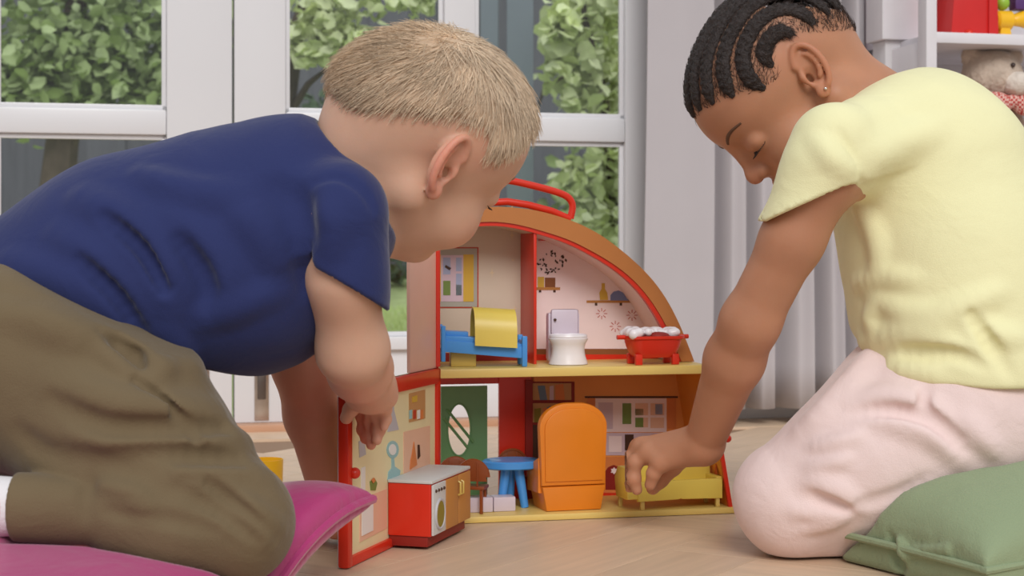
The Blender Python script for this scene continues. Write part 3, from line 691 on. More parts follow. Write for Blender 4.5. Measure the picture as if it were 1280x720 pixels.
kp('cupboard_print', [(449, 624), (483, 611), (483, 660), (449, 678)], 'pr_peach'); kp('cupboard_print', [(452, 628), (466, 622), (466, 663), (452, 670)], 'pr_white', house, -.0008)
# kitchen unit standing along the wing: washing machine and wooden cupboards
ku = MB(MP).box(.111, LP-.030, -.046, -.0005, .0135, .066, .0015).build('kitchen_unit', 'toy_red', house)
MB(MP).box(.113, LP-.032, -.042, -.001, .003, .0135, .001).build('plinth', 'pr_darkred', ku)
MB(MP).box(.1105, LP-.0295, -.0475, -.0004, .0662, .0695, .001).build('worktop', 'pr_counter', ku)
MB(MP).box(.112, .150, -.0485, -.0462, .0145, .0652, .001).build('washer_front', 'pr_counter', ku)
MB(MP).tube([(.131+.013*math.cos(a), -.0488, .034+.0145*math.sin(a)) for a in np.linspace(0, 2*math.pi, 25)[:-1]], .0016, 8, closed=True).build('washer_door_ring', 'pr_grey2', ku)
MB(MP).prism([(.131+.0125*math.cos(a), .034+.014*math.sin(a)) for a in np.linspace(0, 2*math.pi, 25)[:-1]], -.0495, -.0486).build('washer_door', 'pr_olive', ku)
for k in range(4): MB(MP).ball((.119+k*.008, -.0488, .0585), .0017, 8, 6).build('washer_knob', 'pr_dark', ku)
for (a, b) in ((.152, .190), (.192, LP-.032)):
    MB(MP).box(a, b, -.0485, -.0462, .0145, .0652, .0012).build('cupboard_door', 'pr_wood', ku)
MB(MP).tube([(.187, -.049, .045), (.187, -.0515, .046), (.187, -.0515, .058), (.187, -.049, .059)], .0012, 6).build('cupboard_handle', 'gold', ku)
MB(MP).tube([(.196, -.049, .045), (.196, -.0515, .046), (.196, -.0515, .058), (.196, -.049, .059)], .0012, 6).build('cupboard_handle', 'gold', ku)
# upper left wing (pale pink, swung the same way, shorter)
UL = .085
ut = [(LP-UL, zS1+.0015), (LP-.001, zS1+.0015), (LP-.001, hz(547, 300))]+[(LP-.001-UL*t, hz(547, 300)-.02*t*t) for t in (.3, .6, .85, 1)]
MB(MP).prism(ut, .0, .004, bev=.0008).build('bedroom_wing', 'toy_pinkpanel', house)
MB(MP).tube([(LP-.003, -.001, zS1+.003), (LP-.003, -.001, hz(547, 300))], .003, 8).build('wing_hinge', 'toy_red', house)

# ------------------------------------------------------------------ toy furniture (each its own thing)
def hw(px, py, off):                                                  # world point on the plane at depth off inside the house
    a = hl(px, py, off); return MH @ Vector((a[0], off, a[1]))
def at(M0, lx_, ly_, lz_, rz=0): return M0 @ Matrix.Translation((lx_, ly_, lz_)) @ Matrix.Rotation(rz, 4, 'Z')
# bed
bx0_, bx1_ = hx(549, 440, .03), hx(659, 440, .012); bl = bx1_-bx0_
zt = zS1+.0002
Mb = at(MH, bx0_, .018, zt, -.10)
bed = thing('toy_bed', 'blue plastic toy bed tilted under a yellow blanket in the upper room', 'toy bed', tuple(Mb.translation))
MB(Mb).prism([(.003, .017), (bl-.003, .009), (bl-.003, .022), (.003, .030)], .002, .042, bev=.001).build('bed_frame', 'toy_blue', bed)
MB(Mb).prism([(.004, .026), (bl-.004, .018), (bl-.004, .025), (.030, .0335), (.004, .035)], .004, .040, bev=.0015).build('mattress', 'toy_blue', bed)
MB(Mb).prism([(.005, .034), (.031, .0325), (.031, .0385), (.005, .040)], .008, .036, bev=.002).build('pillow', 'toy_blue', bed)
for (y0, y1) in ((0, .006), (.038, .044)):
    MB(Mb).box(0, .005, y0, y1, .006, .046, .0015).build('bed_post', 'toy_blue', bed); MB(Mb).box(bl-.006, bl, y0, y1, 0, .034, .0015).build('bed_post', 'toy_blue', bed)
MB(Mb).box(.001, .004, .006, .038, .02, .042, .001).build('headboard', 'toy_blue', bed); MB(Mb).box(bl-.005, bl-.001, .006, .038, .008, .029, .001).build('footboard', 'toy_blue', bed)
MB(Mb).box(.012, .04, .012, .034, 0.0, .016, .001).build('bed_base', 'gold', bed)
bk = MB(Mb); vs = []; fs = []; nb_ = 18
for k in range(nb_+1):
    a = math.pi*k/nb_; yy = .022-.027*math.cos(a); zz = .026+.042*math.sin(a)**.55
    for th in (0, .0022):
        q = 1-th*22; vs += [(.037, .022+(yy-.022)*q, .026+(zz-.026)*q-.002), (bl-.012, .022+(yy-.022)*q, .021+(zz-.026)*q)]
for k in range(nb_):
    a = k*4; b = a+4; fs += [(a, a+1, b+1, b), (a+2, b+2, b+3, a+3), (a, b, b+2, a+2), (a+1, a+3, b+3, b+1)]
fs += [(0, 2, 3, 1), (nb_*4, nb_*4+1, nb_*4+3, nb_*4+2)]
bk.add(vs, fs).build('blanket', 'toy_yellow2', bed)
# toilet
tx, ty = hx(712, 452, .03), .036; Mt = at(MH, tx, ty, zt)
to = thing('toy_toilet', 'white plastic toy toilet in the pink upper bathroom', 'toy toilet', tuple(Mt.translation))
MB(Mt).lathe((0, 0, 0), [(.020, 0), (.0225, .0005), (.022, .003), (.0195, .010), (.0185, .018), (.020, .024), (.0225, .028), (.0225, .030), (.021, .031), (.016, .031), (.014, .026)], 32, 1, .85).build('bowl', 'toy_white', to)
MB(Mt).tube([(.0195*math.cos(a), .0165*math.sin(a), .0318) for a in np.linspace(0, 6.283, 33)[:-1]], .0026, 8, closed=True).build('seat', 'toy_white', to)
MB(Mt).box(-.019, .019, .018, .031, .002, .058, .004).build('tank', 'toy_lilac', to)
MB(Mt).box(-.016, .016, .0145, .018, .033, .062, .003).build('lid', 'toy_lilac', to)
MB(Mt).tube([(-.012, .0165, .05), (-.012, .012, .05)], .0016, 8).build('flush_button', 'pr_dark', to)
# bathtub
Mt = at(MH, hx(823, 455, .0), .0205, zt, .05)
tb = thing('toy_bathtub', 'red plastic toy bathtub full of white foam on the middle floor', 'toy bathtub', tuple(Mt.translation))
def rrect(hx_, hy_, r, n=5):
    o = []
    for (cx, cy, a0) in ((hx_-r, hy_-r, 0), (-hx_+r, hy_-r, 90), (-hx_+r, -hy_+r, 180), (hx_-r, -hy_+r, 270)):
        for k in range(n+1): a = math.radians(a0+90*k/n); o.append((cx+r*math.cos(a), cy+r*math.sin(a)))
    return o
vs = []; fs = []; lev = [(.022, .014, .010, .008), (.026, .017, .012, .012), (.029, .019, .012, .020), (.031, .0205, .012, .028), (.0335, .0225, .012, .0295), (.0335, .0225, .012, .0325), (.030, .019, .011, .0325), (.028, .017, .010, .024)]
for (a, b, r, z) in lev: vs += [(x, y, z) for x, y in rrect(a, b, r)]
m_ = 24
for i in range(len(lev)-1):
    for k in range(m_): fs.append((i*m_+k, i*m_+(k+1) % m_, (i+1)*m_+(k+1) % m_, (i+1)*m_+k))
fs += [tuple(range(m_))[::-1], tuple((len(lev)-1)*m_+k for k in range(m_))]
MB(Mt).add(vs, fs).build('tub_body', 'toy_red', tb)
for sx_ in (-1, 1):
    for sy_ in (-1, 1): MB(Mt).box(sx_*.022-.004, sx_*.022+.004, sy_*.013-.003, sy_*.013+.003, 0, .012, .001).build('foot', 'toy_red', tb)
    MB(Mt).tube([(sx_*.031, 0, .0308), (sx_*.043, 0, .0308)], .0026, 10).build('tub_knob', 'toy_red', tb)
fm = S(); r_ = np.random.default_rng(3)
for k in range(70):
    x, y = r_.uniform(-.029, .029), r_.uniform(-.018, .018)
    if y < -.004 and -.008 < x < .018: continue
    fm.a(el((x, y, .033+r_.uniform(0, .004)), r_.uniform(.004, .0065)), .003)
V, Q = nets(fm, (-.042, -.03, .02), (.042, .03, .05), .0013)
V = np.array([tuple(Mt @ Vector(v)) for v in V]); link('foam', mesh_np('foam', V, Q), 'toy_white', tb)
MB(Mt).ball((.004, -.008, .0325), .013, 16, 8, 1, .8, .35).build('bath_toy', 'pr_darkred', tb)
# table, chairs, steps, armchair, sofa
zg = zF1+.0002
Mt = at(MH, hx(641, 620, .05), .055, zg)
tt = thing('toy_table', 'blue plastic toy table with flared legs in the lower room', 'toy table', tuple(Mt.translation))
MB(Mt).lathe((0, 0, .044), [(.031, 0), (.034, .0015), (.034, .008), (.032, .0095), (.002, .0095)], 36, 1, .8).build('table_top', 'toy_blue', tt)
for k in range(3):
    a = -.6+k*2.094; c_, s_ = math.cos(a), math.sin(a)
    MB(Mt).tube([(.008*c_, .008*s_, .045), (.016*c_, .015*s_, 0.0)], [.006, .0045], 10).build('leg', 'toy_blue', tt)
def chair(px, py, off, rz, label, dark=False, loc=None):
    Mc = at(MH, *( (hx(px, py, off), off, zg) if loc is None else loc), rz)
    ch = thing('toy_chair', label, 'toy chair', tuple(Mc.translation), 'brown toy chairs around the blue table')
    m = 'toy_brown_dark'
    MB(Mc).box(-.013, .013, -.012, .012, .0265, .0305, .0015).build('seat', m, ch)
    for (x, y) in ((-.011, -.010), (.008, -.010), (-.011, .007), (.008, .007)): MB(Mc).box(x, x+.0035, y, y+.0035, 0, .027, .0006).build('leg', m, ch)
    pts = [(-.015, .041)]+[(.018*math.cos(a)+.0, .041+.019*math.sin(a)) for a in np.linspace(math.pi, 0, 15)]+[(.016, .036), (-.016, .036)]
    MB(Mc).prism(pts, .0095, .0115, bev=.0005).build('backrest', m, ch)
    MB(Mc).tube([(.018*math.cos(a), .010, .041+.0185*math.sin(a)) for a in np.linspace(math.pi, 0, 15)], .0016, 6).build('back_frame', m, ch)
    for x in (-.006, .005): MB(Mc).box(x, x+.0016, .0085, .0125, .0305, .057, .0004).build('back_slat', m, ch)
    return ch
chair(594, 634, .024, math.pi-.45, 'brown plastic toy chair beside the toy kitchen cupboards, its rounded back towards the camera')
chair(569, 625, .050, math.pi-.2, 'brown plastic toy chair half hidden behind the toy kitchen worktop')
chair(643, 612, .085, .05, 'brown plastic toy chair behind the blue toy table', loc=(hx(643, 600, .088), .088, zg))
Ms = at(MH, hx(601, 640, .022), .022, zg)
st = thing('toy_step', 'white plastic toy steps on the yellow ground floor under the blue table', 'toy steps', tuple(Ms.translation))
MB(Ms).box(-.012, .014, 0, .022, 0, .0165, .0012).build('step_block', 'toy_lilac', st); MB(Ms).box(.015, .040, .001, .022, 0, .0160, .0012).build('step_block', 'toy_lilac', st)
# orange armchair seen from behind
ax0, ax1 = hx(676, 570, .004), hx(763, 570, .004); aw = ax1-ax0; ah = hz(720, 505, .0)-zg
Ma = at(MH, (ax0+ax1)/2, .012, zg, .06)
ac = thing('toy_armchair', 'tall rounded orange plastic toy armchair turned back to the camera', 'toy armchair', tuple(Ma.translation))
def backprof(s, zlo, zhi, w0, w1):
    o = [(-w0/2, zlo), (w0/2, zlo)]
    n_ = 12; r = w1*.42
    for k in range(n_+1): a = math.pi/2*k/n_; o.append((w1/2-r+r*math.cos(a), zhi-r*.8+r*.8*math.sin(a)))
    for k in range(n_+1): a = math.pi/2+math.pi/2*k/n_; o.append((-w1/2+r+r*math.cos(a), zhi-r*.8+r*.8*math.sin(a)))
    return o
MB(Ma).prism(backprof(1, .028, ah, aw*.94, aw), .0, .012, bev=.0035).build('backrest', 'armchair_orange', ac)
MB(Ma).prism(backprof(1, .033, ah-.006, aw*.84, aw*.86), -.0018, .002, bev=.0016).build('back_cushion', 'armchair_orange', ac)
MB(Ma).prism([(-aw*.40, 0), (aw*.40, 0), (aw*.465, .0275), (-aw*.465, .0275)], -.001, .05, bev=.003).build('seat_base', 'armchair_orange', ac)
for s_ in (-1, 1): MB(Ma).prism([(.006, .02), (.048, .018), (.05, .045), (.03, .052), (.006, .060)], s_*aw*.5-.004-(.004 if s_ > 0 else -.004), s_*aw*.5+.004-(.004 if s_ > 0 else -.004), axis='x', bev=.002).build('armrest', 'armchair_orange', ac)
MB(Ma).box(-aw*.38, aw*.38, .01, .048, .028, .036, .003).build('seat_cushion', 'armchair_orange', ac)
# yellow sofa held by the girl
so0, so1 = hx(800, 630, -.012), hx(904, 620, .0); sl = so1-so0
Mo = at(MH, so0, -.006, zg, .07)
sf = thing('toy_sofa', 'yellow plastic toy sofa on short legs gripped by the girl', 'toy sofa', tuple(Mo.translation))
MB(Mo).prism([(0, .0095), (sl*.48, .0105), (sl*.5, .0115), (sl*.52, .0105), (sl, .0095), (sl, .031), (sl-.004, .0325), (.004, .0315), (0, .029)], .0, .006, bev=.0012).build('seat_front', 'toy_yellow2', sf)
MB(Mo).box(-.002, sl, .005, .040, .012, .026, .002).build('seat', 'toy_yellow2', sf)
MB(Mo).prism([(-.012, .012), (.002, .012), (.004, .034), (.0, .046), (-.010, .046), (-.014, .034)], .002, .040, bev=.002).build('armrest', 'toy_yellow2', sf)
MB(Mo).prism([(.0, .024), (sl, .024), (sl, .050), (sl*.8, .056), (sl*.2, .056), (.0, .050)], .034, .042, bev=.002).build('backrest', 'toy_yellow2', sf)
MB(Mo).box(sl-.006, sl+.002, .004, .040, .010, .034, .002).build('armrest', 'toy_yellow2', sf)
for (x, y) in ((.004, .002), (sl-.007, .002), (-.010, .034), (sl-.007, .034)): MB(Mo).box(x, x+.0045, y, y+.0045, 0, .0125, .0006).build('leg', 'toy_yellow', sf)
# yellow cup on the floor behind the boy's knee
cp = P(332, 606, 1.98); cup = thing('toy_cup', 'plain yellow plastic cup on the floor behind the boy\'s knee', 'cup', (cp[0], 1.98, 0))
MB().lathe((cp[0], 1.98, 0), [(.019, .0005), (.0198, .002), (.0208, .02), (.0215, .043), (.0215, .0445), (.0205, .0445), (.0195, .02), (.018, .003), (.001, .003)], 36).build('cup_body', 'cup_yellow', cup)

# ------------------------------------------------------------------ white shelf with toys behind the girl
pla('teddy_nose', rgb(70, 56, 52), .4); mat('fur', rgb(200, 182, 166), .95, .1, var=.12, vscale=40, bump=.6, bscale=90, sheen=.5, bdist=.006)
mat('fur_light', rgb(226, 214, 202), .95, .1, var=.1, vscale=40, bump=.6, bscale=90, sheen=.5, bdist=.006)
pla('shelf_white', rgb(224, 220, 224), .4); pla('toybox_red', rgb(206, 36, 34), .35); pla('toy_lime', rgb(150, 190, 60), .4); pla('toy_purple', rgb(86, 50, 110), .4)
chk = mat('gingham', rgb(200, 110, 100), .9, .1); nt = chk.node_tree
ck = nt.nodes.new('ShaderNodeTexChecker'); ck.inputs['Scale'].default_value = 260; ck.inputs[1].default_value = (*rgb(188, 60, 56), 1); ck.inputs[2].default_value = (*rgb(226, 190, 178), 1)
tcx = nt.nodes.new('ShaderNodeTexCoord'); nt.links.new(tcx.outputs['Object'], ck.inputs[0]); nt.links.new(ck.outputs[0], nt.nodes['Principled BSDF'].inputs['Base Color'])
SO = -.34                                                            # front plane of the shelf in the room frame
sx0 = local(MR, 1158, 40, SO)[0]; shz = local(MR, 1200, 47, SO)[1]; swd = .62
shf = thing('shelf_unit', 'white open shelf unit with toys behind the girl', 'shelf', tuple(MR @ Vector((sx0+.3, SO+.15, 0))))
for xx in (sx0, sx0+swd):
    MB(MR).box(xx, xx+.019, SO, SO+.03, 0, 1.5, .002).build('front_post', 'shelf_white', shf)
    MB(MR).box(xx, xx+.019, SO+.26, SO+.29, 0, 1.5, .002).build('back_post', 'shelf_white', shf)
    for zz in (shz-.05, shz-.36, shz+.25): MB(MR).box(xx+.003, xx+.016, SO+.03, SO+.26, zz-.03, zz+.045, .001).build('side_rail', 'shelf_white', shf)
for zz in (shz-.32, shz, shz+.31, shz-.58): MB(MR).box(sx0+.019, sx0+swd, SO+.004, SO+.286, zz-.009, zz+.009, .002).build('shelf_board', 'shelf_white', shf)
MB(MR).box(sx0+.005, sx0+swd+.01, SO+.291, SO+.297, .1, 1.5).build('back_panel', 'shelf_white', shf)
wbx = thing('storage_box', 'pale lidless storage box beside the shelf above the curtain edge', 'box', tuple(MR @ Vector((sx0-.1, SO+.22, 0))))
bxa, bxb = local(MR, 1103, 30, SO+.12)[0], local(MR, 1150, 30, SO+.12)[0]; zb0 = local(MR, 1110, 49, SO+.12)[1]
MB(MR).box(bxa, bxb, SO+.12, SO+.185, zb0, zb0+.3, .003).build('box_body', 'shelf_white', wbx)
MB(MR).box(bxa-.003, bxb+.003, SO+.117, SO+.188, zb0+.28, zb0+.3, .003).build('box_rim', 'shelf_white', wbx)
MB(MR).box(bxa+.01, bxb-.01, SO+.13, SO+.18, 0, zb0, .003).build('box_stand', 'wall_white', wbx)
ta, tb_ = local(MR, 1187, 30, SO+.06)[0], local(MR, 1247, 30, SO+.06)[0]
rbx = thing('toy_box', 'red tapered plastic toy standing on the white shelf', 'toy', tuple(MR @ Vector((ta+.04, SO+.1, shz+.0093))))
MB(MR).prism([(ta, shz+.0095), (tb_, shz+.0095), (tb_-.004, shz+.11), (ta+.008, shz+.11)], SO+.055, SO+.16, bev=.003).build('body', 'toybox_red', rbx)
MB(MR).prism([(tb_-.021, shz+.014), (tb_-.003, shz+.014), (tb_-.006, shz+.105), (tb_-.02, shz+.105)], SO+.051, SO+.056, bev=.001).build('front_panel', 'toybox_red', rbx)
MB(MR).ball((ta+.032, SO+.054, shz+.014), .008, 12, 8).build('button', 'toy_red', rbx)
tya = local(MR, 1249, 24, SO+.06)[0]; tyz = local(MR, 1260, 24, SO+.06)[1]
ry = thing('toy_roller', 'yellow tubular plastic toy on the white shelf beside the red toy', 'toy', tuple(MR @ Vector((tya+.03, SO+.08, shz+.0095))))
MB(MR).tube([(tya, SO+.075, tyz), (tya+.004, SO+.075, tyz), (tya+.028, SO+.075, tyz), (tya+.031, SO+.075, tyz)], [.013, .0165, .0165, .013], 20).build('drum', 'cup_yellow', ry)
MB(MR).tube([(tya+.031, SO+.075, tyz), (tya+.05, SO+.075, tyz+.004), (tya+.075, SO+.08, tyz-.004)], [.009, .014, .012], 14).build('arm', 'cup_yellow', ry)
MB(MR).prism([(tya+.004, shz+.0095), (tya+.028, shz+.0095), (tya+.022, tyz), (tya+.010, tyz)], SO+.066, SO+.084, bev=.001).build('stand', 'cup_yellow', ry)
MB(MR).ball((tya+.014, SO+.075, tyz+.029), .0125, 14, 9).build('top_ball', 'toy_lime', ry)
MB(MR).box(tya+.034, tya+.062, SO+.066, SO+.09, tyz+.018, tyz+.045, .004).build('top_block', 'toy_purple', ry)
# teddy
tcx_ = local(MR, 1240, 96, SO+.08); Mtd = at(MR, tcx_[0], SO+.08, 0, 0); tz = tcx_[1]
bz = shz-.32+.0095
ted = thing('teddy_bear', 'shaggy beige teddy bear in a red gingham bow on the shelf', 'teddy bear', tuple(Mtd @ Vector((0, 0, bz))))
def fuzz(f, amp=.0016, fr=430):
    return lambda p: f(p)+amp*(np.sin(p[:, 0]*fr+np.sin(p[:, 2]*fr*.7)*2)*np.sin(p[:, 1]*fr*1.1+1)*np.sin(p[:, 2]*fr*.9+np.sin(p[:, 0]*fr*.5)*2))
def tx_obj(name, f, lo, hi, h, m, par, M):
    V, Q = nets(f, lo, hi, h); V = (np.c_[V, np.ones(len(V))] @ np.array(M).T)[:, :3]; return link(name, mesh_np(name, V, Q), m, par)
tb2 = S().a(el((0, 0, tz), (.052, .048, .046))).a(el((-.036, .004, tz+.034), (.019, .012, .018)), .01).a(el((.04, .004, tz+.034), (.019, .012, .018)), .01)
tb2.a(el((-.02, 0, tz-.10), (.055, .05, .065)), .02).a(rc((-.06, 0, tz-.07), (-.085, -.02, tz-.14), .022, .02), .01).a(rc((.03, 0, tz-.07), (.06, -.02, tz-.14), .022, .02), .01)
lgz = max(bz+.026, tz-.19)
tb2.a(rc((-.05, -.01, lgz), (-.07, -.07, lgz), .026, .026), .01).a(rc((.015, -.01, lgz), (.035, -.07, lgz), .026, .026), .01)
tx_obj('body', fuzz(tb2), (-.13, -.11, bz+.001), (.1, .07, tz+.07), .003, 'fur', ted, Mtd)
tx_obj('muzzle', fuzz(S().a(el((.024, -.040, tz-.016), (.026, .026, .021))), .0008), (-.02, -.08, tz-.05), (.06, 0, tz+.02), .0025, 'fur_light', ted, Mtd)
MB(Mtd).ball((.031, -.066, tz-.006), .0065, 12, 8, 1, .7, .8).build('nose', 'teddy_nose', ted)
for (x, y) in ((.012, -.047), (.046, -.034)): MB(Mtd).ball((x, y, tz+.015), .0042, 10, 7).build('eye', 'teddy_nose', ted)
bw = S().a(el((.012, -.045, tz-.045), (.012, .012, .011))).a(el((.042, -.045, tz-.05), (.03, .013, .02)), .006).a(el((-.02, -.047, tz-.05), (.03, .013, .02)), .006).a(el((0, 0, tz-.047), (.05, .048, .012)), .006)
tx_obj('gingham_bow', bw, (-.07, -.08, tz-.09), (.09, .07, tz-.01), .003, 'gingham', ted, Mtd)
# ------------------------------------------------------------------ children: distance-field bodies, one continuous mesh each
def head_local(cheek=1.0, crz=.074, crc=.030, tilt=12, crx=.090, cx=-.010):
    h = S(); cr = S()
    for q in (h, cr):
        q.a(el((cx, 0, crc), (crx, .073, crz)), .01).a(el((.028, 0, .022), (.056, .060, .056)), .025).a(el((-.046, 0, .000), (.046, .052, .044)), .025)
    h.a(el((.036, 0, -.036), (.047, .052, .054)), .025)
    for s in (-1, 1):
        h.a(el((.052, s*.033, -.042), (.029*cheek, .025, .027)), .018)
        h.a(rc((-.004, s*.050, -.045), (.054, s*.018, -.080), .018, .013), .02)
    h.a(el((.066, 0, -.080), (.018, .020, .014)), .018)
    for s in (-1, 1): h.s(el((.094, s*.031, -.002), (.0125, .018, .010)), .014)
    for s in (-1, 1):
        h.a(el((.0718, s*.0300, -.005), (.0108, .0158, .0105)), .006)
    h.a(rc((.081, 0, .004), (.092, 0, -.022), .0065, .008), .012).a(el((.0955, 0, -.0265), .0085), .008)
    for s in (-1, 1): h.a(el((.0885, s*.0092, -.0300), .0062), .006)
    for s in (-1, 1): h.s(el((.0935, s*.0048, -.0352), (.0035, .0026, .003)), .002)
    h.a(el((.074, 0, -.053), (.014, .022, .015)), .014)
    for s in (-1, 1):
        h.a(rc((.0825, s*.0165, -.0535), (.0885, s*.003, -.0490), .0028, .0042), .004)
        h.a(rc((.0815, s*.0150, -.0555), (.0870, 0, -.0585), .0030, .0050), .004)
    h.s(rc((.0930, -.010, -.0535), (.0930, .010, -.0535), .0012, .0012), .002).s(rc((.0930, .010, -.0535), (.084, .018, -.0545), .0012, .001), .002).s(rc((.0930, -.010, -.0535), (.084, -.018, -.0545), .0012, .001), .002)
    for s in (-1, 1):                                                     # ears
        t = math.radians(tilt); ct, st = math.cos(t), math.sin(t)
        def E(u, v, o):                                                   # u forward, v up, o outward; the rear edge flares out
            x = u*ct-v*st; z = u*st+v*ct; return np.array([-.010+x, s*(.0700+o-.34*u), -.008+z])
        R = np.array([[ct, 0, st], [0, 1, 0], [-st, 0, ct]]).T
        h.a(el(E(0, 0, .001), (.0135, .0055, .0245), R), .004)
        h.s(el(E(.0015, .000, .0085), (.0095, .0062, .0180), R), .003).s(el(E(.003, -.006, .0065), (.0065, .0075, .0090), R), .003)
        pts = [E(.0128*math.cos(a)+.0005, .0250*math.sin(a)+.001, .0060) for a in np.linspace(math.radians(20), math.radians(250), 17)]
        hx_ = S()
        for i in range(16): hx_.a(rc(pts[i], pts[i+1], .0032, .0032), .0)
        h.a(hx_, .003)
        pts = [E(.0050*math.cos(a)-.002, .0130*math.sin(a)+.002, .0040) for a in np.linspace(math.radians(95), math.radians(265), 7)]
        for i in range(6): h.a(rc(pts[i], pts[i+1], .0022, .0026), .002)
        h.a(el(E(.0025, -.0255, .0035), (.0075, .0048, .0072)), .004)
        h.a(el(E(.0108, -.005, .0040), (.0036, .0042, .0055)), .003)
        h.s(el(E(.0055, -.0075, .0040), (.0036, .009, .0050)), .002)
    return h, cr
def head_frame(face_sign, pitch, yaw, roll=0):
    p = math.radians(pitch); f0 = np.array([face_sign*math.cos(p), 0, -math.sin(p)]); u = np.array([face_sign*math.sin(p), 0, math.cos(p)]); l0 = np.cross(u, f0)
    y = math.radians(yaw); f = math.cos(y)*f0+math.sin(y)*l0; l = np.cross(u, f)
    r = math.radians(roll); u2 = math.cos(r)*u+math.sin(r)*l; l2 = np.cross(u2, f); return np.stack([f, l2, u2], 1)
class Head:
    def __init__(s, C, R, sc, cheek=1., **k):
        s.C, s.R, s.sc = np.asarray(C), R, sc; s.h, s.cr = head_local(cheek, **k)
    def loc(s, p): return (p-s.C.astype(p.dtype))@s.R.astype(p.dtype)/p.dtype.type(s.sc)
    def W(s, q): return s.C+s.R@(np.asarray(q, float)*s.sc)
    def full(s): return bounded(lambda p: s.h(s.loc(p))*s.sc, s.C, .135*s.sc)
    def cran(s, p): return s.cr(s.loc(p))*s.sc
def hand(Sd, wrist, knuckles, fingers, thumb, rw, rk=.0085, rf=.0068):
    """palm webbed from the wrist to four knuckles, then five jointed fingers of different length"""
    for kq in knuckles: Sd.a(rc(wrist, kq, rw*.82, rk), .010)
    for a, b in zip(knuckles[:-1], knuckles[1:]): Sd.a(rc(a, b, rk, rk), .006)
    for i, fg in enumerate(fingers):
        pts = [knuckles[i]]+list(fg); r0 = rf*(1.08 if i in (1, 2) else 1.0 if i == 0 else .9)
        rs = [r0*1.1]+[r0*(1.0-.10*(j+1)) for j in range(len(fg))]
        g = S(); chain(g, pts, rs, .002)
        for q in pts[1:-1]: g.a(el(q, r0*1.0), .003)
        Sd.a(g, .0035)
    g = S(); chain(g, thumb, [rf*1.5]+[rf*(1.12-.08*j) for j in range(len(thumb)-1)], .004); Sd.a(g, .008)
def smooth01(x): x = np.clip(x, 0, 1); return x*x*(3-2*x)
def vnoise(p, f):
    q = p*f; return (np.sin(q[:, 0]+1.7*np.sin(q[:, 1]*.8+q[:, 2]))*np.sin(q[:, 1]*1.1+1.3*np.sin(q[:, 2]*.9+1))*np.sin(q[:, 2]*.95+1.5*np.sin(q[:, 0]*.7+2)))
def strands(name, roots, dirs, norms, lens, r, m, parent, lift, droop, tones, segs=4, seed=1, curl=.15):
    """real hair: thin tapered three-sided strands combed along dirs"""
    rg = np.random.default_rng(seed); n = len(roots); V = []; cs = []
    side = np.cross(dirs, norms); p = roots.copy(); d = dirs.copy()
    ph = rg.normal(size=n)*curl
    for k in range(segs+1):
        t = k/segs; rr = (r*(1-.75*t))[:, None] if isinstance(r, np.ndarray) else r*(1-.75*t)
        for a in range(3):
            q = 2*math.pi*a/3; V.append(p+(side*math.cos(q)+norms*math.sin(q))*rr)
        step = (lens/segs)[:, None]; dd = d+norms*(lift*(1-2.2*t*droop))[:, None] + side*(ph*(t))[:, None]
        dd /= np.linalg.norm(dd, axis=1)[:, None]; p = p+dd*step
    V = np.stack(V, 1).reshape(-1, 3); per = 3*(segs+1); base = np.arange(n)[:, None, None]*per
    Q = []
    for k in range(segs):
        for a in range(3): Q.append([k*3+a, k*3+(a+1) % 3, (k+1)*3+(a+1) % 3, (k+1)*3+a])
    me = mesh_np(name, V, (base+np.array(Q)[None]).reshape(-1, 4))
    at_ = me.color_attributes.new('tint', 'FLOAT_COLOR', 'POINT'); c = np.ones((n, per, 4), np.float32); c[:, :, :3] = tones[:, None, :]
    at_.data.foreach_set('color', c.ravel()); o = link(name, me, m, parent); o['kind'] = 'stuff'; return o

mat('skin', (0, 0, 0), .5, .35, var=.04, vscale=45, bump=.06, bscale=420, sss=.25, attr='tint')
mat('hair_strand', (0, 0, 0), .5, .35, attr='tint', var=.02)
mat('hair_blond', rgb(206, 178, 150), .6, .3, var=.12, vscale=60, bump=.25, bscale=260, bdist=.003)
mat('hair_black', rgb(52, 44, 42), .6, .35, var=.3, vscale=160, bump=.9, bscale=420, bdist=.003)
mat('brow', rgb(104, 74, 56), .7); mat('lash', rgb(46, 34, 28), .7); mat('eye_dark', rgb(40, 26, 20), .2, .6)
mat('shirt_navy', rgb(44, 52, 98), .85, .2, var=.05, vscale=10, bump=.2, bscale=900, sheen=.25, wrink=.22, wscale=20)
mat('trouser_olive', rgb(114, 98, 74), .88, .2, var=.05, vscale=14, bump=.25, bscale=800, sheen=.2, wrink=.22, wscale=24)
mat('shirt_yellow', rgb(240, 235, 186), .85, .2, var=.03, vscale=12, bump=.2, bscale=900, sheen=.2, wrink=.2, wscale=20)
mat('trouser_pink', rgb(236, 212, 208), .85, .2, var=.03, vscale=12, bump=.2, bscale=800, sheen=.3, wrink=.2, wscale=26)
mat('sock_white', rgb(232, 228, 230), .9, .2, bump=.4, bscale=500, stretch=(1, 1, 1))
mat('cushion_pink', rgb(178, 56, 116), .42, .5, var=.06, vscale=9, sheen=.5, bump=.1, bscale=500, wrink=.3, wscale=14)
mat('cushion_green', rgb(146, 160, 126), .85, .2, var=.06, vscale=8, bump=.35, bscale=620, sheen=.2, wrink=.3, wscale=16)
mat('silver', rgb(230, 228, 224), .2, metal=1)

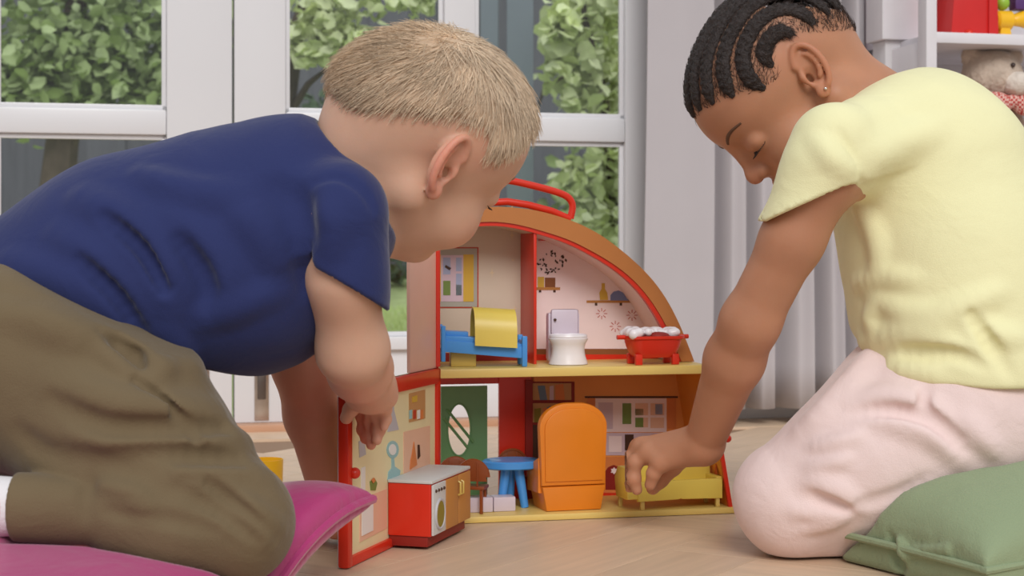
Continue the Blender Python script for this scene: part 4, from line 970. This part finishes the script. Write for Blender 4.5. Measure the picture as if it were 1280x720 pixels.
# ============================================================ the boy
Rb = head_frame(1, 40, 39, 0)
earB = P(558, 208, 1.355); HBs = 1.02
hb = Head(earB-Rb@(np.array([-.010, -.0745, -.010])*HBs), Rb, HBs, 1.08, crz=.066, crc=.022, crx=.080, cx=.002)
body = S()
body.a(hb.full(), .01)
body.a(rc(hb.W((-.030, 0, -.040)), P(432, 262, 1.42), .047, .050), .03)                      # neck
core = S(); chain(core, [P(30, 436, 1.38), P(170, 352, 1.39), P(310, 308, 1.40), P(370, 285, 1.40)], [.080, .082, .080, .072], .03)
# near arm: shoulder, elbow towards the camera, hand on the panel edge
sh, elb, wr = P(428, 272, 1.325), P(441, 437, 1.362), P(462, 484, 1.478)
chain(core, [sh, P(430, 350, 1.33), elb], [.031, .0265, .0295], .02)
chain(core, [elb, P(450, 462, 1.42), wr], [.0285, .0270, .0200], .012)
D = 1.0
kn = [P(455, 500, 1.520), P(465, 502, 1.507), P(474, 500, 1.497), P(481, 496, 1.488)]
hand(body, wr, kn, [[P(453, 520, 1.537), P(454, 537, 1.537), P(456, 549, 1.531)], [P(463, 525, 1.528), P(463, 543, 1.530), P(464, 556, 1.526)],
                    [P(473, 520, 1.516), P(473, 537, 1.520), P(471, 550, 1.517)], [P(482, 512, 1.503), P(482, 524, 1.508), P(480, 534, 1.507)]],
     [P(456, 490, 1.490), P(446, 500, 1.500), P(438, 512, 1.505), P(433, 522, 1.512)], .0195, .0082, .0064)
# far arm, hand flat on the floor
fsh, fel, fwr = P(378, 335, 1.49), P(378, 452, 1.55), P(407, 606, 1.60)
chain(core, [P(372, 290, 1.44), fsh, fel], [.04, .032, .0285], .02); body.a(core, .02); chain(body, [fel, P(390, 520, 1.575), fwr], [.029, .0255, .0185], .012)
zf = .0085
kn2 = [np.array([-.214, 1.655, .013]), np.array([-.196, 1.662, .015]), np.array([-.178, 1.660, .015]), np.array([-.160, 1.650, .013])]
f2 = [[k+np.array([dx, dy*.55, -.002]), k+np.array([dx*1.6, dy, zf-k[2]-.001])] for k, dx, dy in zip(kn2, (-.008, -.002, .004, .010), (.034, .040, .038, .030))]
hand(body, fwr-np.array([0, 0, .012]), kn2, f2, [fwr+np.array([.008, .008, -.045]), np.array([-.150, 1.620, .016]), np.array([-.132, 1.632, .011])], .019, .0088, .0068)
# legs inside the trousers, foot in the sock
chain(body, [P(70, 470, 1.31), P(282, 648, 1.275), P(110, 638, 1.24), P(-20, 634, 1.22)], [.062, .036, .024, .016], .02)
chain(body, [P(60, 480, 1.44), P(262, 640, 1.46), P(110, 640, 1.46), P(-30, 640, 1.46)], [.062, .036, .026, .018], .02)
for dd in (1.215, 1.46): chain(body, [P(-20, 634, dd), P(-75, 625, dd), P(-110, 660, dd)], [.018, .019, .012], .012)
skinB = np.array(rgb(214, 170, 145)); 
def colB(V):
    q = hb.loc(V); c = np.tile(skinB, (len(V), 1))
    def mixc(m, t): c[:] = c*(1-m[:, None])+np.array(rgb(*t))*m[:, None]
    near = np.linalg.norm(V-hb.C, axis=1) < .15
    ear = smooth01((np.abs(q[:, 1])-.066)/.014)*near*(np.abs(q[:, 0]) < .04); mixc(ear*.55, (226, 132, 112))
    for s in (-1, 1): mixc(smooth01(1-np.linalg.norm((q-[.062, s*.036, -.04])/[.035, .03, .028], axis=1))*near*.6, (226, 146, 124))
    lip = smooth01(1.15-np.linalg.norm((q-[.089, 0, -.054])/[.012, .018, .0095], axis=1))*near; mixc(lip*.7, (206, 112, 104))
    scal = near*smooth01((q[:, 2]-.0+.25*q[:, 0])/.02+.2)*smooth01((.03-q[:, 0])/.03)*.35; mixc(scal, (196, 160, 132))
    hnd = ((np.linalg.norm(V-wr, axis=1) < .10) & ~near)*.25; mixc(hnd*np.ones(len(V)), (222, 150, 128))
    fa = smooth01((V[:, 1]-1.5)/.04)*(V[:, 2] < .25)*.55*~near; mixc(fa, (206, 112, 90))  # red light reflected off the pink cushion, painted into the far arm's skin colour
    c *= (1+.05*vnoise(V, 60))[:, None]; return c
lo = [-.60, 1.17, .0]; hi = [.06, 1.70, .56]
boy, bv = sdf_obj('person', body, (-.62, 1.15, -.001), (.06, 1.73, .53), .0022, 'skin', loc=tuple(P(200, 640, 1.33)*[1, 1, 0]+[0, 0, .045]), color=colB)
tag(boy, 'blond child in navy t-shirt and olive trousers kneeling on pink cushion, reaching over', 'person')
# t-shirt
ts = S()
chain(ts, [P(15, 434, 1.38), P(170, 347, 1.39), P(310, 306, 1.40), P(362, 281, 1.40)], [.101, .098, .0965, .087], .04)
ts.a(el(P(290, 380, 1.39), (.075, .085, .050)), .04)                                               # slack belly cloth
ts.a(rc(P(392, 250, 1.41), P(425, 246, 1.41), .066, .052), .03)                                    # shoulder yoke
hemn = np.array([.45, .0, .89])
spl = plane(P(430, 357, 1.325), np.array([-.5, -.1, -.86]))
slv = S(); slv.a(rc(P(424, 262, 1.335), P(424, 430, 1.328), .0400, .0395), .01).a(lambda p: core(p)-.0055, .006)
slv.i(spl, .003).s(lambda p: np.maximum(core(p)-.0028, -.014-spl(p)), .002).i(lambda p: np.linalg.norm((p-P(425, 300, 1.33).astype(f4))*np.array([1, 1.3, 1], f4), axis=1)-.085, .01)
ts.a(slv, .016)
fs_ = S(); fs_.a(rc(P(378, 300, 1.47), P(378, 410, 1.53), .046, .042), .01); fs_.i(plane(P(378, 400, 1.53), np.array([0, .2, -1])), .004); ts.a(fs_, .02)
pA, pB = P(0, 362, 1.29), P(246, 470, 1.31)
tdir = pB-pA; hn = np.cross(tdir, np.array([.12, 1, .10])); hn = -hn if hn[2] < 0 else hn
ts.o.append((2, (lambda p, f=plane(pA, hn): -f(p)), .006))
ts.s(rc(hb.W((-.025, 0, -.045)), P(455, 225, 1.41), .053, .056), .006)                              # neck hole
folds(ts, (([(110, 255), (170, 285), (215, 330), (235, 372)], .012, 0.0065, 0), ([(150, 290), (190, 330), (210, 380), (215, 425)], .010, 0.0065, 0),
                      ([(205, 268), (255, 300), (285, 345), (290, 385)], .011, 0.0052, 0), ([(80, 300), (130, 330), (165, 370), (190, 420)], .011, 0.0059, 0),
                      ([(20, 330), (70, 345), (120, 372), (165, 405)], .010, 0.0052, 0), ([(290, 262), (330, 290), (345, 330)], .012, 0.0052, 0), ([(340, 225), (372, 250), (380, 300)], .010, 0.0039, 1),
                      ([(130, 270), (180, 310), (205, 360)], .006, 0.0052, 1), ([(225, 300), (258, 345), (262, 400)], .007, 0.0052, 1), ([(100, 325), (150, 370), (180, 425)], .006, 0.0052, 1),
                      ([(200, 400), (222, 425), (238, 455)], .007, 0.0052, 0), ([(250, 400), (300, 380), (345, 365)], .009, 0.0039, 0), ([(380, 230), (420, 215), (455, 235), (470, 262)], .004, 0.0023, 1),
                      ([(180, 225), (240, 245), (300, 245)], .010, 0.0039, 0), ([(372, 300), (378, 330), (384, 372)], .006, 0.0052, 1), ([(410, 262), (418, 290), (414, 320)], .008, 0.0033, 0)))
sdf_obj('t_shirt', ts, (-.58, 1.22, .1), (-.06, 1.62, .47), .0026, 'shirt_navy', boy)
# trousers
tr_ = S()
chain(tr_, [P(40, 452, 1.32), P(165, 552, 1.29), P(288, 650, 1.272)], [.084, .0700, .0485], .03)
tr_.a(el(P(20, 455, 1.38), (.10, .10, .088)), .04)
tr_.a(rc(P(110, 425, 1.28), P(205, 443, 1.285), .034, .024), .03)
shin = S(); chain(shin, [P(292, 656, 1.268), P(215, 652, 1.25), P(158, 643, 1.24)], [.046, .040, .0345], .02); tr_.a(shin, .009)
chain(tr_, [P(40, 480, 1.44), P(160, 560, 1.45), P(262, 642, 1.462)], [.085, .068, .046], .03)
chain(tr_, [P(262, 648, 1.462), P(112, 645, 1.46)], [.045, .034], .02)
for (y0_, d0_, d1_) in ((638, 1.236, 1.226), (645, 1.46, 1.46)):
    cf = S().a(rc(P(150, y0_, d0_), P(0, 633 if y0_ < 640 else 645, d1_), .0280, .0258), .0).i(plane(P(18, 633, d1_), np.array([-1, 0, 0])), .003); tr_.a(cf, .003)
pk3, _ = hits(tr_, [(128, 412), (150, 420), (168, 436), (176, 456)]); pkt = S(); chain(pkt, pk3, [.006, .0125, .013, .007], .004); tr_.s(pkt, .005)
folds(tr_, (([(60, 470), (130, 505), (200, 515), (262, 520)], .012, 0.0065, 0), ([(110, 545), (180, 555), (250, 550), (300, 555)], .011, 0.0065, 0), ([(140, 590), (210, 580), (280, 590), (325, 600)], .010, 0.0065, 0),
                      ([(60, 500), (130, 535), (200, 535), (280, 535)], .007, 0.0065, 1), ([(150, 570), (220, 568), (300, 575)], .007, 0.0065, 1), ([(230, 600), (275, 615), (320, 640), (345, 660)], .007, 0.0052, 0),
                      ([(262, 605), (295, 630), (330, 665)], .005, 0.0052, 1), ([(255, 640), (300, 655), (335, 680)], .006, 0.0052, 0), ([(240, 620), (285, 645), (325, 680)], .005, 0.0052, 1),
                      ([(130, 640), (200, 645), (270, 665)], .005, 0.0039, 1), ([(120, 600), (160, 610), (190, 640)], .008, 0.0052, 0), ([(112, 595), (106, 620), (106, 655)], .005, 0.0039, 1),
                      ([(120, 408), (170, 412), (200, 432), (205, 465), (180, 488)], .008, 0.0078, 0), ([(125, 438), (150, 460), (175, 482)], .006, 0.0039, 0),
                      ([(20, 545), (60, 572), (120, 580), (200, 590)], .008, 0.0091, 1), ([(170, 475), (215, 510), (245, 545)], .004, 0.0033, 1), ([(0, 395), (60, 405), (110, 430)], .010, 0.0039, 0)))
tr_.i(lambda p, f=plane(pA+hn/np.linalg.norm(hn)*.02, hn): f(p), .006)
sdf_obj('trousers', tr_, (-.6, 1.14, .0), (-.13, 1.58, .36), .0026, 'trouser_olive', boy)
for dd, yy in ((1.225, 633), (1.46, 645)):
    sk_ = S(); chain(sk_, [P(48, yy, dd), P(-20, yy, dd), P(-75, yy-8, dd), P(-116, 664, dd)], [.0205, .0205, .0225, .015], .012)
    sk_.a(rc(P(12, yy, dd), P(4, yy, dd), .022, .022), .003)
    c = P(-40, yy, dd); sdf_obj('sock', sk_, c-[.09, .05, .07], c+[.10, .05, .06], .0025, 'sock_white', boy)
# hair of the boy: close cap and combed strands growing from a whorl
def hairmask_b(q):
    x, y, z = q[:, 0], np.abs(q[:, 1]), q[:, 2]
    line = np.interp(x, [-.11, -.085, -.06, -.03, -.012, .004, .016, .030, .05, .066, .09], [-.055, -.040, -.008, .014, .022, .022, .004, .014, .044, .052, .048])
    return (z-line)/.022
def hair_b(p):
    q = hb.loc(p); m = smooth01(hairmask_b(q)); return hb.cran(p)-(-.004+.0075*m)-.0010*vnoise(q, 95)*m
cap, cv = sdf_obj('hair', hair_b, hb.C-.135, hb.C+.135, .0026, 'hair_blond', boy)
qv = hb.loc(cv); mk = hairmask_b(qv); idx = np.where(mk > .25)[0]; rg = np.random.default_rng(4)
idx = rg.choice(idx, 15000)
roots = cv[idx]+rg.normal(size=(15000, 3))*.0012; ql = hb.loc(roots)
def grad(f, p, e=.0012): 
    g = np.stack([f(p+np.eye(3)[i]*e)-f(p-np.eye(3)[i]*e) for i in range(3)], 1); return g/np.linalg.norm(g, axis=1)[:, None]
nn = grad(hb.cran, roots); roots = roots-nn*.0015
wh = np.array([-.030, -.008, .084]); rad = ql-wh; rad += np.cross(rad, np.array([-.3, 0, .95]))*.45; rad[:, 0] += .02
dl = rad@hb.R.T; dl += rg.normal(size=dl.shape)*.010+.022*np.stack([vnoise(ql+.3, 55), vnoise(ql+.9, 55), vnoise(ql+.5, 55)], 1)
dl -= (dl*nn).sum(1)[:, None]*nn; dl /= np.linalg.norm(dl, axis=1)[:, None]
ln_ = rg.uniform(.014, .036, 15000)*np.clip(.3+.7*smooth01(mk[idx]/3), 0, 1)
bt = np.array(rgb(222, 198, 170)); tones = bt*(rg.uniform(.78, 1.22, (15000, 1)))*(1+.18*vnoise(ql, 70))[:, None]
strands('hair_strands', roots, dl, nn, ln_, rg.uniform(.00032, .00058, 15000), 'hair_strand', boy, np.full(15000, .13), 1.0, tones)
# brows, lashes
def lashes(hd, s, m, parent, n=16, ln=.006, name='eyelashes'):
    b = MB()
    for k in range(n):
        t = k/(n-1); y = s*(.018+.026*t); x = .0835-.012*abs(t-.4)**1.6*2.2-.003*t; z = -.0115+.001*t
        p0, p1, p2 = hd.W((x-.001, y, z)), hd.W((x+ln*.6, y+s*.001, z-ln*.35)), hd.W((x+ln*1.05, y+s*.002*t, z-ln*.25))
        b.tube([tuple(p0), tuple(p1), tuple(p2)], [.00045, .00035, .00012], 4)
    y0 = [hd.W((.0830-.012*abs(t-.4)**1.6*2.2-.003*t, s*(.018+.026*t), -.0112+.001*t)) for t in np.linspace(0, 1, 12)]
    b.tube([tuple(q) for q in y0], [.0005]+[.0010]*10+[.0004], 6)
    return b.build(name, m, parent)
def brow(hd, s, m, parent, w=.0022):
    f = hd.full(); pts = []
    for t in np.linspace(0, 1, 12):
        q = hd.W((.10-.022*t, s*(.014+.034*t), .0155+.006*math.sin(t*2.6)))
        for _ in range(12): q = q-(hd.R[:, 0]*.8)*f(q[None])[0]
        pts.append(tuple(q))
    return MB().tube(pts, [w*(.5+.5*math.sin(.4+2.5*t)) for t in np.linspace(0, 1, 12)], 6, flat=.6).build('eyebrow', m, parent)
mat('brow_blond', rgb(150, 116, 88), .7)
for s in (-1, 1): lashes(hb, s, 'lash', boy); brow(hb, s, 'brow_blond', boy, .0018)

# ============================================================ the girl
Rg = head_frame(-1, 57, 5, 0)
GS = 1.0; earG = P(1016, 86, 1.60)
hg = Head(earG-Rg@(np.array([-.010, .0745, -.010])*GS), Rg, GS, .95, crz=.070, crc=.026, tilt=22)
gb = S(); gb.a(hg.full(), .01)
gb.a(rc(hg.W((-.034, 0, -.030)), P(1112, 150, 1.66), .040, .044), .03)
gcore = S(); chain(gcore, [P(1165, 232, 1.64), P(1196, 345, 1.62), P(1215, 470, 1.61)], [.088, .084, .095], .03)
gsh, gel, gwr = P(1032, 215, 1.535), P(938, 402, 1.575), P(882, 548, 1.672)
gcore.a(rc(P(1110, 180, 1.6), gsh, .05, .034), .03)
chain(gcore, [gsh, P(990, 300, 1.548), gel], [.0335, .0285, .0275], .015)
gb.a(gcore, .02); chain(gb, [gel, P(918, 450, 1.605), gwr], [.0282, .0285, .0205], .012)
gk = [P(826, 578, 1.690), P(812, 566, 1.703), P(803, 560, 1.718), P(799, 560, 1.735)]
hand(gb, P(878, 556, 1.678), gk, [[P(817, 592, 1.692), P(813, 606, 1.696)], [P(794, 578, 1.706), P(792, 598, 1.707), P(796, 612, 1.708)],
                    [P(786, 574, 1.722), P(784, 594, 1.722), P(787, 609, 1.722)], [P(784, 574, 1.738), P(782, 592, 1.737), P(786, 605, 1.736)]],
     [P(858, 566, 1.70), P(842, 584, 1.735), P(826, 600, 1.745), P(816, 610, 1.745)], .0215, .0098, .0076)
# far arm resting on the far thigh
fa, fb_, fc = P(1185, 215, 1.735), P(1185, 365, 1.80), P(1165, 470, 1.78)
chain(gb, [fa, fb_], [.036, .028], .015); chain(gb, [fb_, fc], [.028, .020], .01)
fk = [fc+np.array([-.045, dy, .002]) for dy in (-.022, -.007, .008, .022)]
hand(gb, fc, fk, [[k+np.array([-.022, 0, -.010]), k+np.array([-.038, 0, -.022])] for k in fk], [fc+np.array([-.01, -.02, 0]), fc+np.array([-.03, -.035, -.01]), fc+np.array([-.045, -.037, -.018])], .019, .0088, .0068)
# legs
gK = P(988, 622, 1.585)
chain(gb, [P(1190, 520, 1.58), gK, P(1150, 655, 1.62), P(1290, 640, 1.62)], [.074, .042, .034, .022], .02)
chain(gb, [P(1190, 510, 1.70), P(1012, 604, 1.72), P(1150, 640, 1.74), P(1290, 630, 1.74)], [.070, .042, .034, .022], .02)
for dd in (1.62, 1.74): chain(gb, [P(1290, 638, dd), P(1345, 640, dd), P(1385, 650, dd)], [.02, .02, .012], .012)
skinG = np.array(rgb(186, 132, 102))
def hm_g(q):
    x, y, z = q[:, 0], np.abs(q[:, 1]), q[:, 2]
    line = np.interp(x, [-.11, -.085, -.06, -.035, -.018, .0, .014, .03, .046, .060, .075, .1], [-.042, -.035, -.012, .016, .030, .034, .014, .016, .030, .046, .056, .054])
    return (z-line)/.012
def colG(V):
    q = hg.loc(V); c = np.tile(skinG, (len(V), 1)); near = np.linalg.norm(V-hg.C, axis=1) < .15
    def mixc(m, t): c[:] = c*(1-m[:, None])+np.array(rgb(*t))*m[:, None]
    mixc(smooth01(hm_g(q)+.3)*near*.5, (150, 108, 84))
    lip = smooth01(1.15-np.linalg.norm((q-[.089, 0, -.054])/[.012, .018, .0095], axis=1))*near; mixc(lip*.7, (158, 84, 74))
    nose = smooth01(1-np.linalg.norm((q-[.093, 0, -.028])/[.018, .018, .018], axis=1))*near; mixc(nose*.45, (186, 106, 84))
    ear = smooth01((np.abs(q[:, 1])-.066)/.014)*near*(np.abs(q[:, 0]) < .04); mixc(ear*.4, (200, 128, 96))
    c *= (1+.05*vnoise(V, 60))[:, None]; return c
girl, gv_ = sdf_obj('person', gb, (.12, 1.44, -.001), (.62, 1.86, .53), .0022, 'skin', loc=tuple(P(1100, 640, 1.6)*[1, 1, 0]), color=colG)
tag(girl, 'child with dark cornrow braids in yellow t-shirt and pale pink trousers, kneeling on green cushion', 'person')
# t-shirt
gt_ = S()
chain(gt_, [P(1162, 226, 1.64), P(1196, 340, 1.62), P(1215, 455, 1.61)], [.1045, .1015, .116], .04)
gt_.a(rc(P(1130, 168, 1.62), P(1048, 196, 1.545), .056, .044), .03)
gt_.a(rc(P(1160, 160, 1.66), P(1190, 200, 1.74), .056, .046), .03)
gpl = plane(P(1020, 251, 1.535), np.array([.39, -.1, -.92]))
gs_ = S(); gs_.a(rc(P(1042, 182, 1.540), P(1004, 300, 1.533), .0405, .0415), .01).a(lambda p: gcore(p)-.0055, .006)
gs_.i(gpl, .003).s(lambda p: np.maximum(gcore(p)-.0028, -.014-gpl(p)), .002).i(lambda p: np.linalg.norm(p-P(1030, 210, 1.54).astype(f4), axis=1)-.085, .01)
gt_.a(gs_, .012)
h0, h1, h2 = P(1068, 414, 1.63), P(1180, 486, 1.50), P(1290, 486, 1.50); gn = np.cross(h1-h0, h2-h0); gn = gn if gn[2] > 0 else -gn
gt_.o.append((2, (lambda p, f=plane(h0, gn): -f(p)), .006))
gt_.s(rc(hg.W((-.036, 0, -.03)), P(1108, 138, 1.66), .044, .049), .006)
folds(gt_, (([(1095, 372), (1130, 392), (1175, 395), (1215, 378)], .009, 0.0075, 0), ([(1085, 425), (1140, 415), (1180, 425), (1230, 450)], .010, 0.0090, 0), ([(1090, 455), (1130, 462), (1180, 470)], .008, 0.0050, 0),
                      ([(1150, 420), (1200, 385), (1250, 365)], .009, 0.0060, 0), ([(1200, 400), (1240, 420), (1275, 425)], .009, 0.0075, 0), ([(1130, 440), (1190, 440), (1240, 462)], .006, 0.0060, 1),
                      ([(1215, 395), (1245, 440), (1265, 470)], .006, 0.0060, 1), ([(1075, 355), (1110, 345), (1150, 350)], .008, 0.0045, 0), ([(1100, 385), (1085, 398), (1100, 412)], .007, 0.0045, 0),
                      ([(1085, 200), (1120, 180), (1170, 165)], .012, 0.0045, 0), ([(1078, 228), (1066, 190), (1048, 160)], .004, 0.0030, 1), ([(1020, 175), (1040, 200), (1062, 215)], .008, 0.0045, 0), ([(1080, 260), (1100, 300), (1102, 340)], .009, 0.0045, 0)))
sdf_obj('t_shirt', gt_, (.22, 1.44, .14), (.66, 1.84, .50), .0026, 'shirt_yellow', girl)
# trousers
gp = S()
chain(gp, [P(1192, 522, 1.585), P(1085, 575, 1.583), gK], [.088, .073, .0565], .03)
gp.a(el(P(1165, 492, 1.62), (.088, .09, .072)), .05).a(el(P(1235, 500, 1.62), (.1, .10, .085)), .04)
chain(gp, [P(992, 640, 1.585), P(1150, 656, 1.62), P(1260, 650, 1.62)], [.045, .044, .03], .012)
chain(gp, [P(1195, 510, 1.70), P(1085, 560, 1.71), P(1012, 604, 1.72)], [.084, .069, .053], .03)
chain(gp, [P(1012, 612, 1.72), P(1150, 640, 1.74), P(1260, 630, 1.74)], [.05, .042, .03], .012)
gp.o.append((2, plane(h0+gn/np.linalg.norm(gn)*.02, gn), .006))
gp.o.append((2, lambda p: .002-p[:, 2], .004))
folds(gp, (([(1060, 505), (1110, 495), (1150, 505), (1200, 545)], .010, 0.0090, 0), ([(1075, 520), (1130, 530), (1170, 545), (1208, 580)], .009, 0.0090, 0), ([(1065, 515), (1120, 512), (1170, 525), (1205, 562)], .006, 0.0075, 1),
                      ([(1010, 585), (1040, 580), (1065, 572)], .006, 0.0045, 0), ([(1015, 560), (1050, 552), (1078, 545)], .006, 0.0045, 0), ([(1010, 600), (1045, 610), (1078, 632)], .008, 0.0075, 0), ([(985, 635), (1030, 645), (1058, 632)], .007, 0.0075, 0),
                      ([(1000, 660), (1035, 655), (1060, 640)], .006, 0.0060, 0), ([(1010, 620), (1040, 628), (1060, 638)], .005, 0.0060, 1), ([(1078, 632), (1120, 622), (1160, 600)], .006, 0.0075, 1), ([(1205, 520), (1225, 545), (1245, 565)], .008, 0.0060, 0),
                      ([(1090, 450), (1060, 490), (1010, 540)], .012, 0.0045, 0), ([(1160, 480), (1150, 510), (1200, 550)], .005, 0.0045, 1)))
sdf_obj('trousers', gp, (.14, 1.44, .0), (.66, 1.86, .30), .0026, 'trouser_pink', girl)
# braids in rows with the scalp between them
FZ = []
for s_y in (0., .30, -.30, .56, -.56, .77, -.77, .91, -.91, .985, -.985):
    pts = []; nr = []
    y = s_y*.073; started = False
    for a in np.linspace(math.radians(-28), math.radians(205), 260):
        sc_ = math.sqrt(max(0, 1-s_y**2)); rx = .095*max(sc_, .12); rz = .08*max(sc_, .12)
        q = np.array([-.008+rx*math.cos(a), y*(1-.18*max(0, -math.cos(a))), .028+rz*math.sin(a)])
        cdir = q-np.array([-.008, 0, .028]); cdir /= np.linalg.norm(cdir); q = np.array([-.008, 0, .028])+cdir*.09
        for _ in range(5): q = q-cdir*hg.cr(q[None])[0]
        if hm_g(q[None])[0] > .1: pts.append(hg.W(q)); nr.append(hg.R@cdir); started = True
        elif started: break
    if len(pts) < 8: continue
    pts = np.array(pts); nr = np.array(nr); s_ = np.r_[0, np.cumsum(np.linalg.norm(np.diff(pts, axis=0), axis=1))]
    tp = np.minimum(1, np.minimum(s_/.02+.3, (s_[-1]-s_)/.02+.4)); wv = .0082*tp*(1+.05*np.sin(s_*2*math.pi/.0075))
    tg = np.gradient(pts, axis=0); tg /= np.linalg.norm(tg, axis=1)[:, None]; sd_ = np.cross(tg, nr); sd_ /= np.linalg.norm(sd_, axis=1)[:, None]
    V = []; K = 14
    for k in range(K):
        a = 2*math.pi*k/K; zz = math.sin(a); lf = 1+.22*np.sin(s_*2*math.pi/.0075+(2.2 if math.cos(a) > 0 else -.9)+a*.6)*max(0, zz)
        V.append(pts+sd_*(wv*math.cos(a))[:, None]+nr*(wv*.62*zz*lf)[:, None])
    V = np.stack(V, 1).reshape(-1, 3); n_ = len(pts); Q = [(i_*K+k, i_*K+(k+1) % K, (i_+1)*K+(k+1) % K, (i_+1)*K+k) for i_ in range(n_-1) for k in range(K)]
    link('braid', mesh_np('braid', V, Q), 'hair_black', girl)
    kk = rg.integers(0, n_, 700); aa = rg.uniform(.0, math.pi, 700); ca, sa = np.cos(aa)[:, None], np.sin(aa)[:, None]
    FZ.append((pts[kk]+sd_[kk]*wv[kk, None]*ca+nr[kk]*wv[kk, None]*.62*sa, sd_[kk]*ca+nr[kk]*sa, tg[kk]+sd_[kk]*rg.normal(size=(700, 1))*.7))
fr_ = np.concatenate([q[0] for q in FZ]); fn = np.concatenate([q[1] for q in FZ]); fd = np.concatenate([q[2] for q in FZ]); fd /= np.linalg.norm(fd, axis=1)[:, None]; n_ = len(fr_)
strands('hair_fuzz', fr_, fd, fn, rg.uniform(.003, .007, n_), np.full(n_, .00024), 'hair_strand', girl, np.full(n_, .45), .9, np.tile(np.array(rgb(64, 50, 44)), (n_, 1))*rg.uniform(.6, 1.4, (n_, 1)), segs=3, curl=1.2)
gi = np.where((hm_g(hg.loc(gv_)) > .0) & (np.linalg.norm(gv_-hg.C, axis=1) < .13))[0]; gi = rg.choice(gi, 4200); rt = gv_[gi]; ng = grad(hg.cran, rt)
okm = hg.cran(rt) < .004; rt, ng = rt[okm], ng[okm]; n_ = len(rt)
up = hg.R@np.array([-.75, 0, .66]); dg = np.tile(up, (n_, 1))+rg.normal(size=(n_, 3))*.5; dg -= (dg*ng).sum(1)[:, None]*ng; dg /= np.linalg.norm(dg, axis=1)[:, None]
strands('hair_strands', rt, dg, ng, rg.uniform(.005, .013, n_), np.full(n_, .00028), 'hair_strand', girl, np.full(n_, .35), .9, np.tile(np.array(rgb(66, 50, 44)), (n_, 1))*rg.uniform(.7, 1.3, (n_, 1)), segs=3, curl=.9)
for s in (-1, 1):
    lashes(hg, s, 'lash', girl); brow(hg, s, 'brow', girl, .0021)
MB().ball(tuple(hg.W((.001, .0790, -.0305))), .0018, 10, 8).build('earring', 'silver', girl, label='small silver ear stud')

# ============================================================ cushions pressed by the children
def pillow(c4, T, zmid, puff, amp=.0):
    """soft cushion over four floor corners; T half thickness"""
    A, B_, C_, D_ = [np.array(q, float) for q in c4]
    o = A; e1 = B_-A; e2 = D_-A; Mi = np.linalg.inv(np.stack([e1, e2], 1)); L = .5*(np.linalg.norm(e1)+np.linalg.norm(e2))
    def f(p):
        uv = (p[:, :2]-o)@Mi.T*2-1; u, v = uv[:, 0], uv[:, 1]
        # pinch the sides in a little between the corners
        u2 = u*(1+.05*(1-np.clip(v*v, 0, 1))); v2 = v*(1+.05*(1-np.clip(u*u, 0, 1)))
        a = np.clip(1-u2*u2, 0, 1); b = np.clip(1-v2*v2, 0, 1); t = T*(a*b)**puff+.003
        zc = zmid(u, v) if callable(zmid) else zmid
        d1 = np.abs(p[:, 2]-zc)-t; d2 = np.maximum(np.abs(u2), np.abs(v2))-1
        return np.maximum(d1*.62, d2*L*.5*.8)
    return f
def piping(c4, zc, r, name, m, parent, n=40):
    A, B_, C_, D_ = [np.array(q, float) for q in c4]; pts = []
    for (a, b) in ((A, B_), (B_, C_), (C_, D_), (D_, A)):
        nrm = (A+B_+C_+D_)/4-(a+b)/2; nrm /= np.linalg.norm(nrm)
        for t in np.linspace(0, 1, n)[:-1]:
            q = a+(b-a)*t+nrm*.0125*2*np.linalg.norm(b-a)*4*t*(1-t)
            u = 2*t-1
            pts.append((q[0], q[1], 0))
    e1 = B_-A; e2 = D_-A; Mi = np.linalg.inv(np.stack([e1, e2], 1)); out = []
    for q in pts:
        uv = (np.array(q[:2])-A)@Mi.T*2-1; out.append((q[0], q[1], float(zc(np.array([uv[0]]), np.array([uv[1]]))[0])))
    return MB().tube(out, r, 8, closed=True).build(name, m, parent)
cA = (-.122, 1.425); cB = (-.285, 1.02); cC = (-.70, 1.19); cD = (-.54, 1.60)
def zpink(u, v): return .034+.046*np.clip(1-((u+1)**2+(v+1)**2)/.45, 0, 1)
pk = S(); pk.a(pillow((cA, cB, cC, cD), .050, zpink, .34), .0)
pk.s(lambda p: tr_(p)-.001, .012); pk.o.append((2, lambda p: .0015-p[:, 2], .004))
cush = thing('cushion', 'glossy magenta cushion with piped edge under the kneeling blond child', 'cushion', (-.41, 1.31, 0))
sdf_obj('cover', pk, (-.78, .98, -.002), (-.10, 1.66, .15), .0032, 'cushion_pink', cush)
piping((cA, cB, cC, cD), zpink, .0042, 'piping', 'cushion_pink', cush)
gA = (.40, 1.37); gB = (.83, 1.57); gC = (.70, 1.90); gD = (.245, 1.66)
def zgreen(u, v): return .036+.008*u
gr_ = S(); gr_.a(pillow((gA, gB, gC, gD), .084, zgreen, .34), .0)
gr_.s(lambda p: gp(p)-.001, .012); gr_.o.append((2, lambda p: .0015-p[:, 2], .004))
gcu = thing('cushion', 'sage green linen cushion with piped edge under the child in yellow', 'cushion', (.55, 1.63, 0))
folds(gr_, (([(1118, 665), (1130, 690), (1140, 712)], .008, .003, 0), ([(1110, 670), (1120, 695), (1128, 712)], .006, .003, 1), ([(1140, 690), (1180, 686), (1210, 682)], .005, .002, 0)))
sdf_obj('cover', gr_, (.2, 1.36, -.002), (.88, 1.94, .16), .0032, 'cushion_green', gcu)
piping((gA, gB, gC, gD), zgreen, .0035, 'piping', 'cushion_green', gcu)
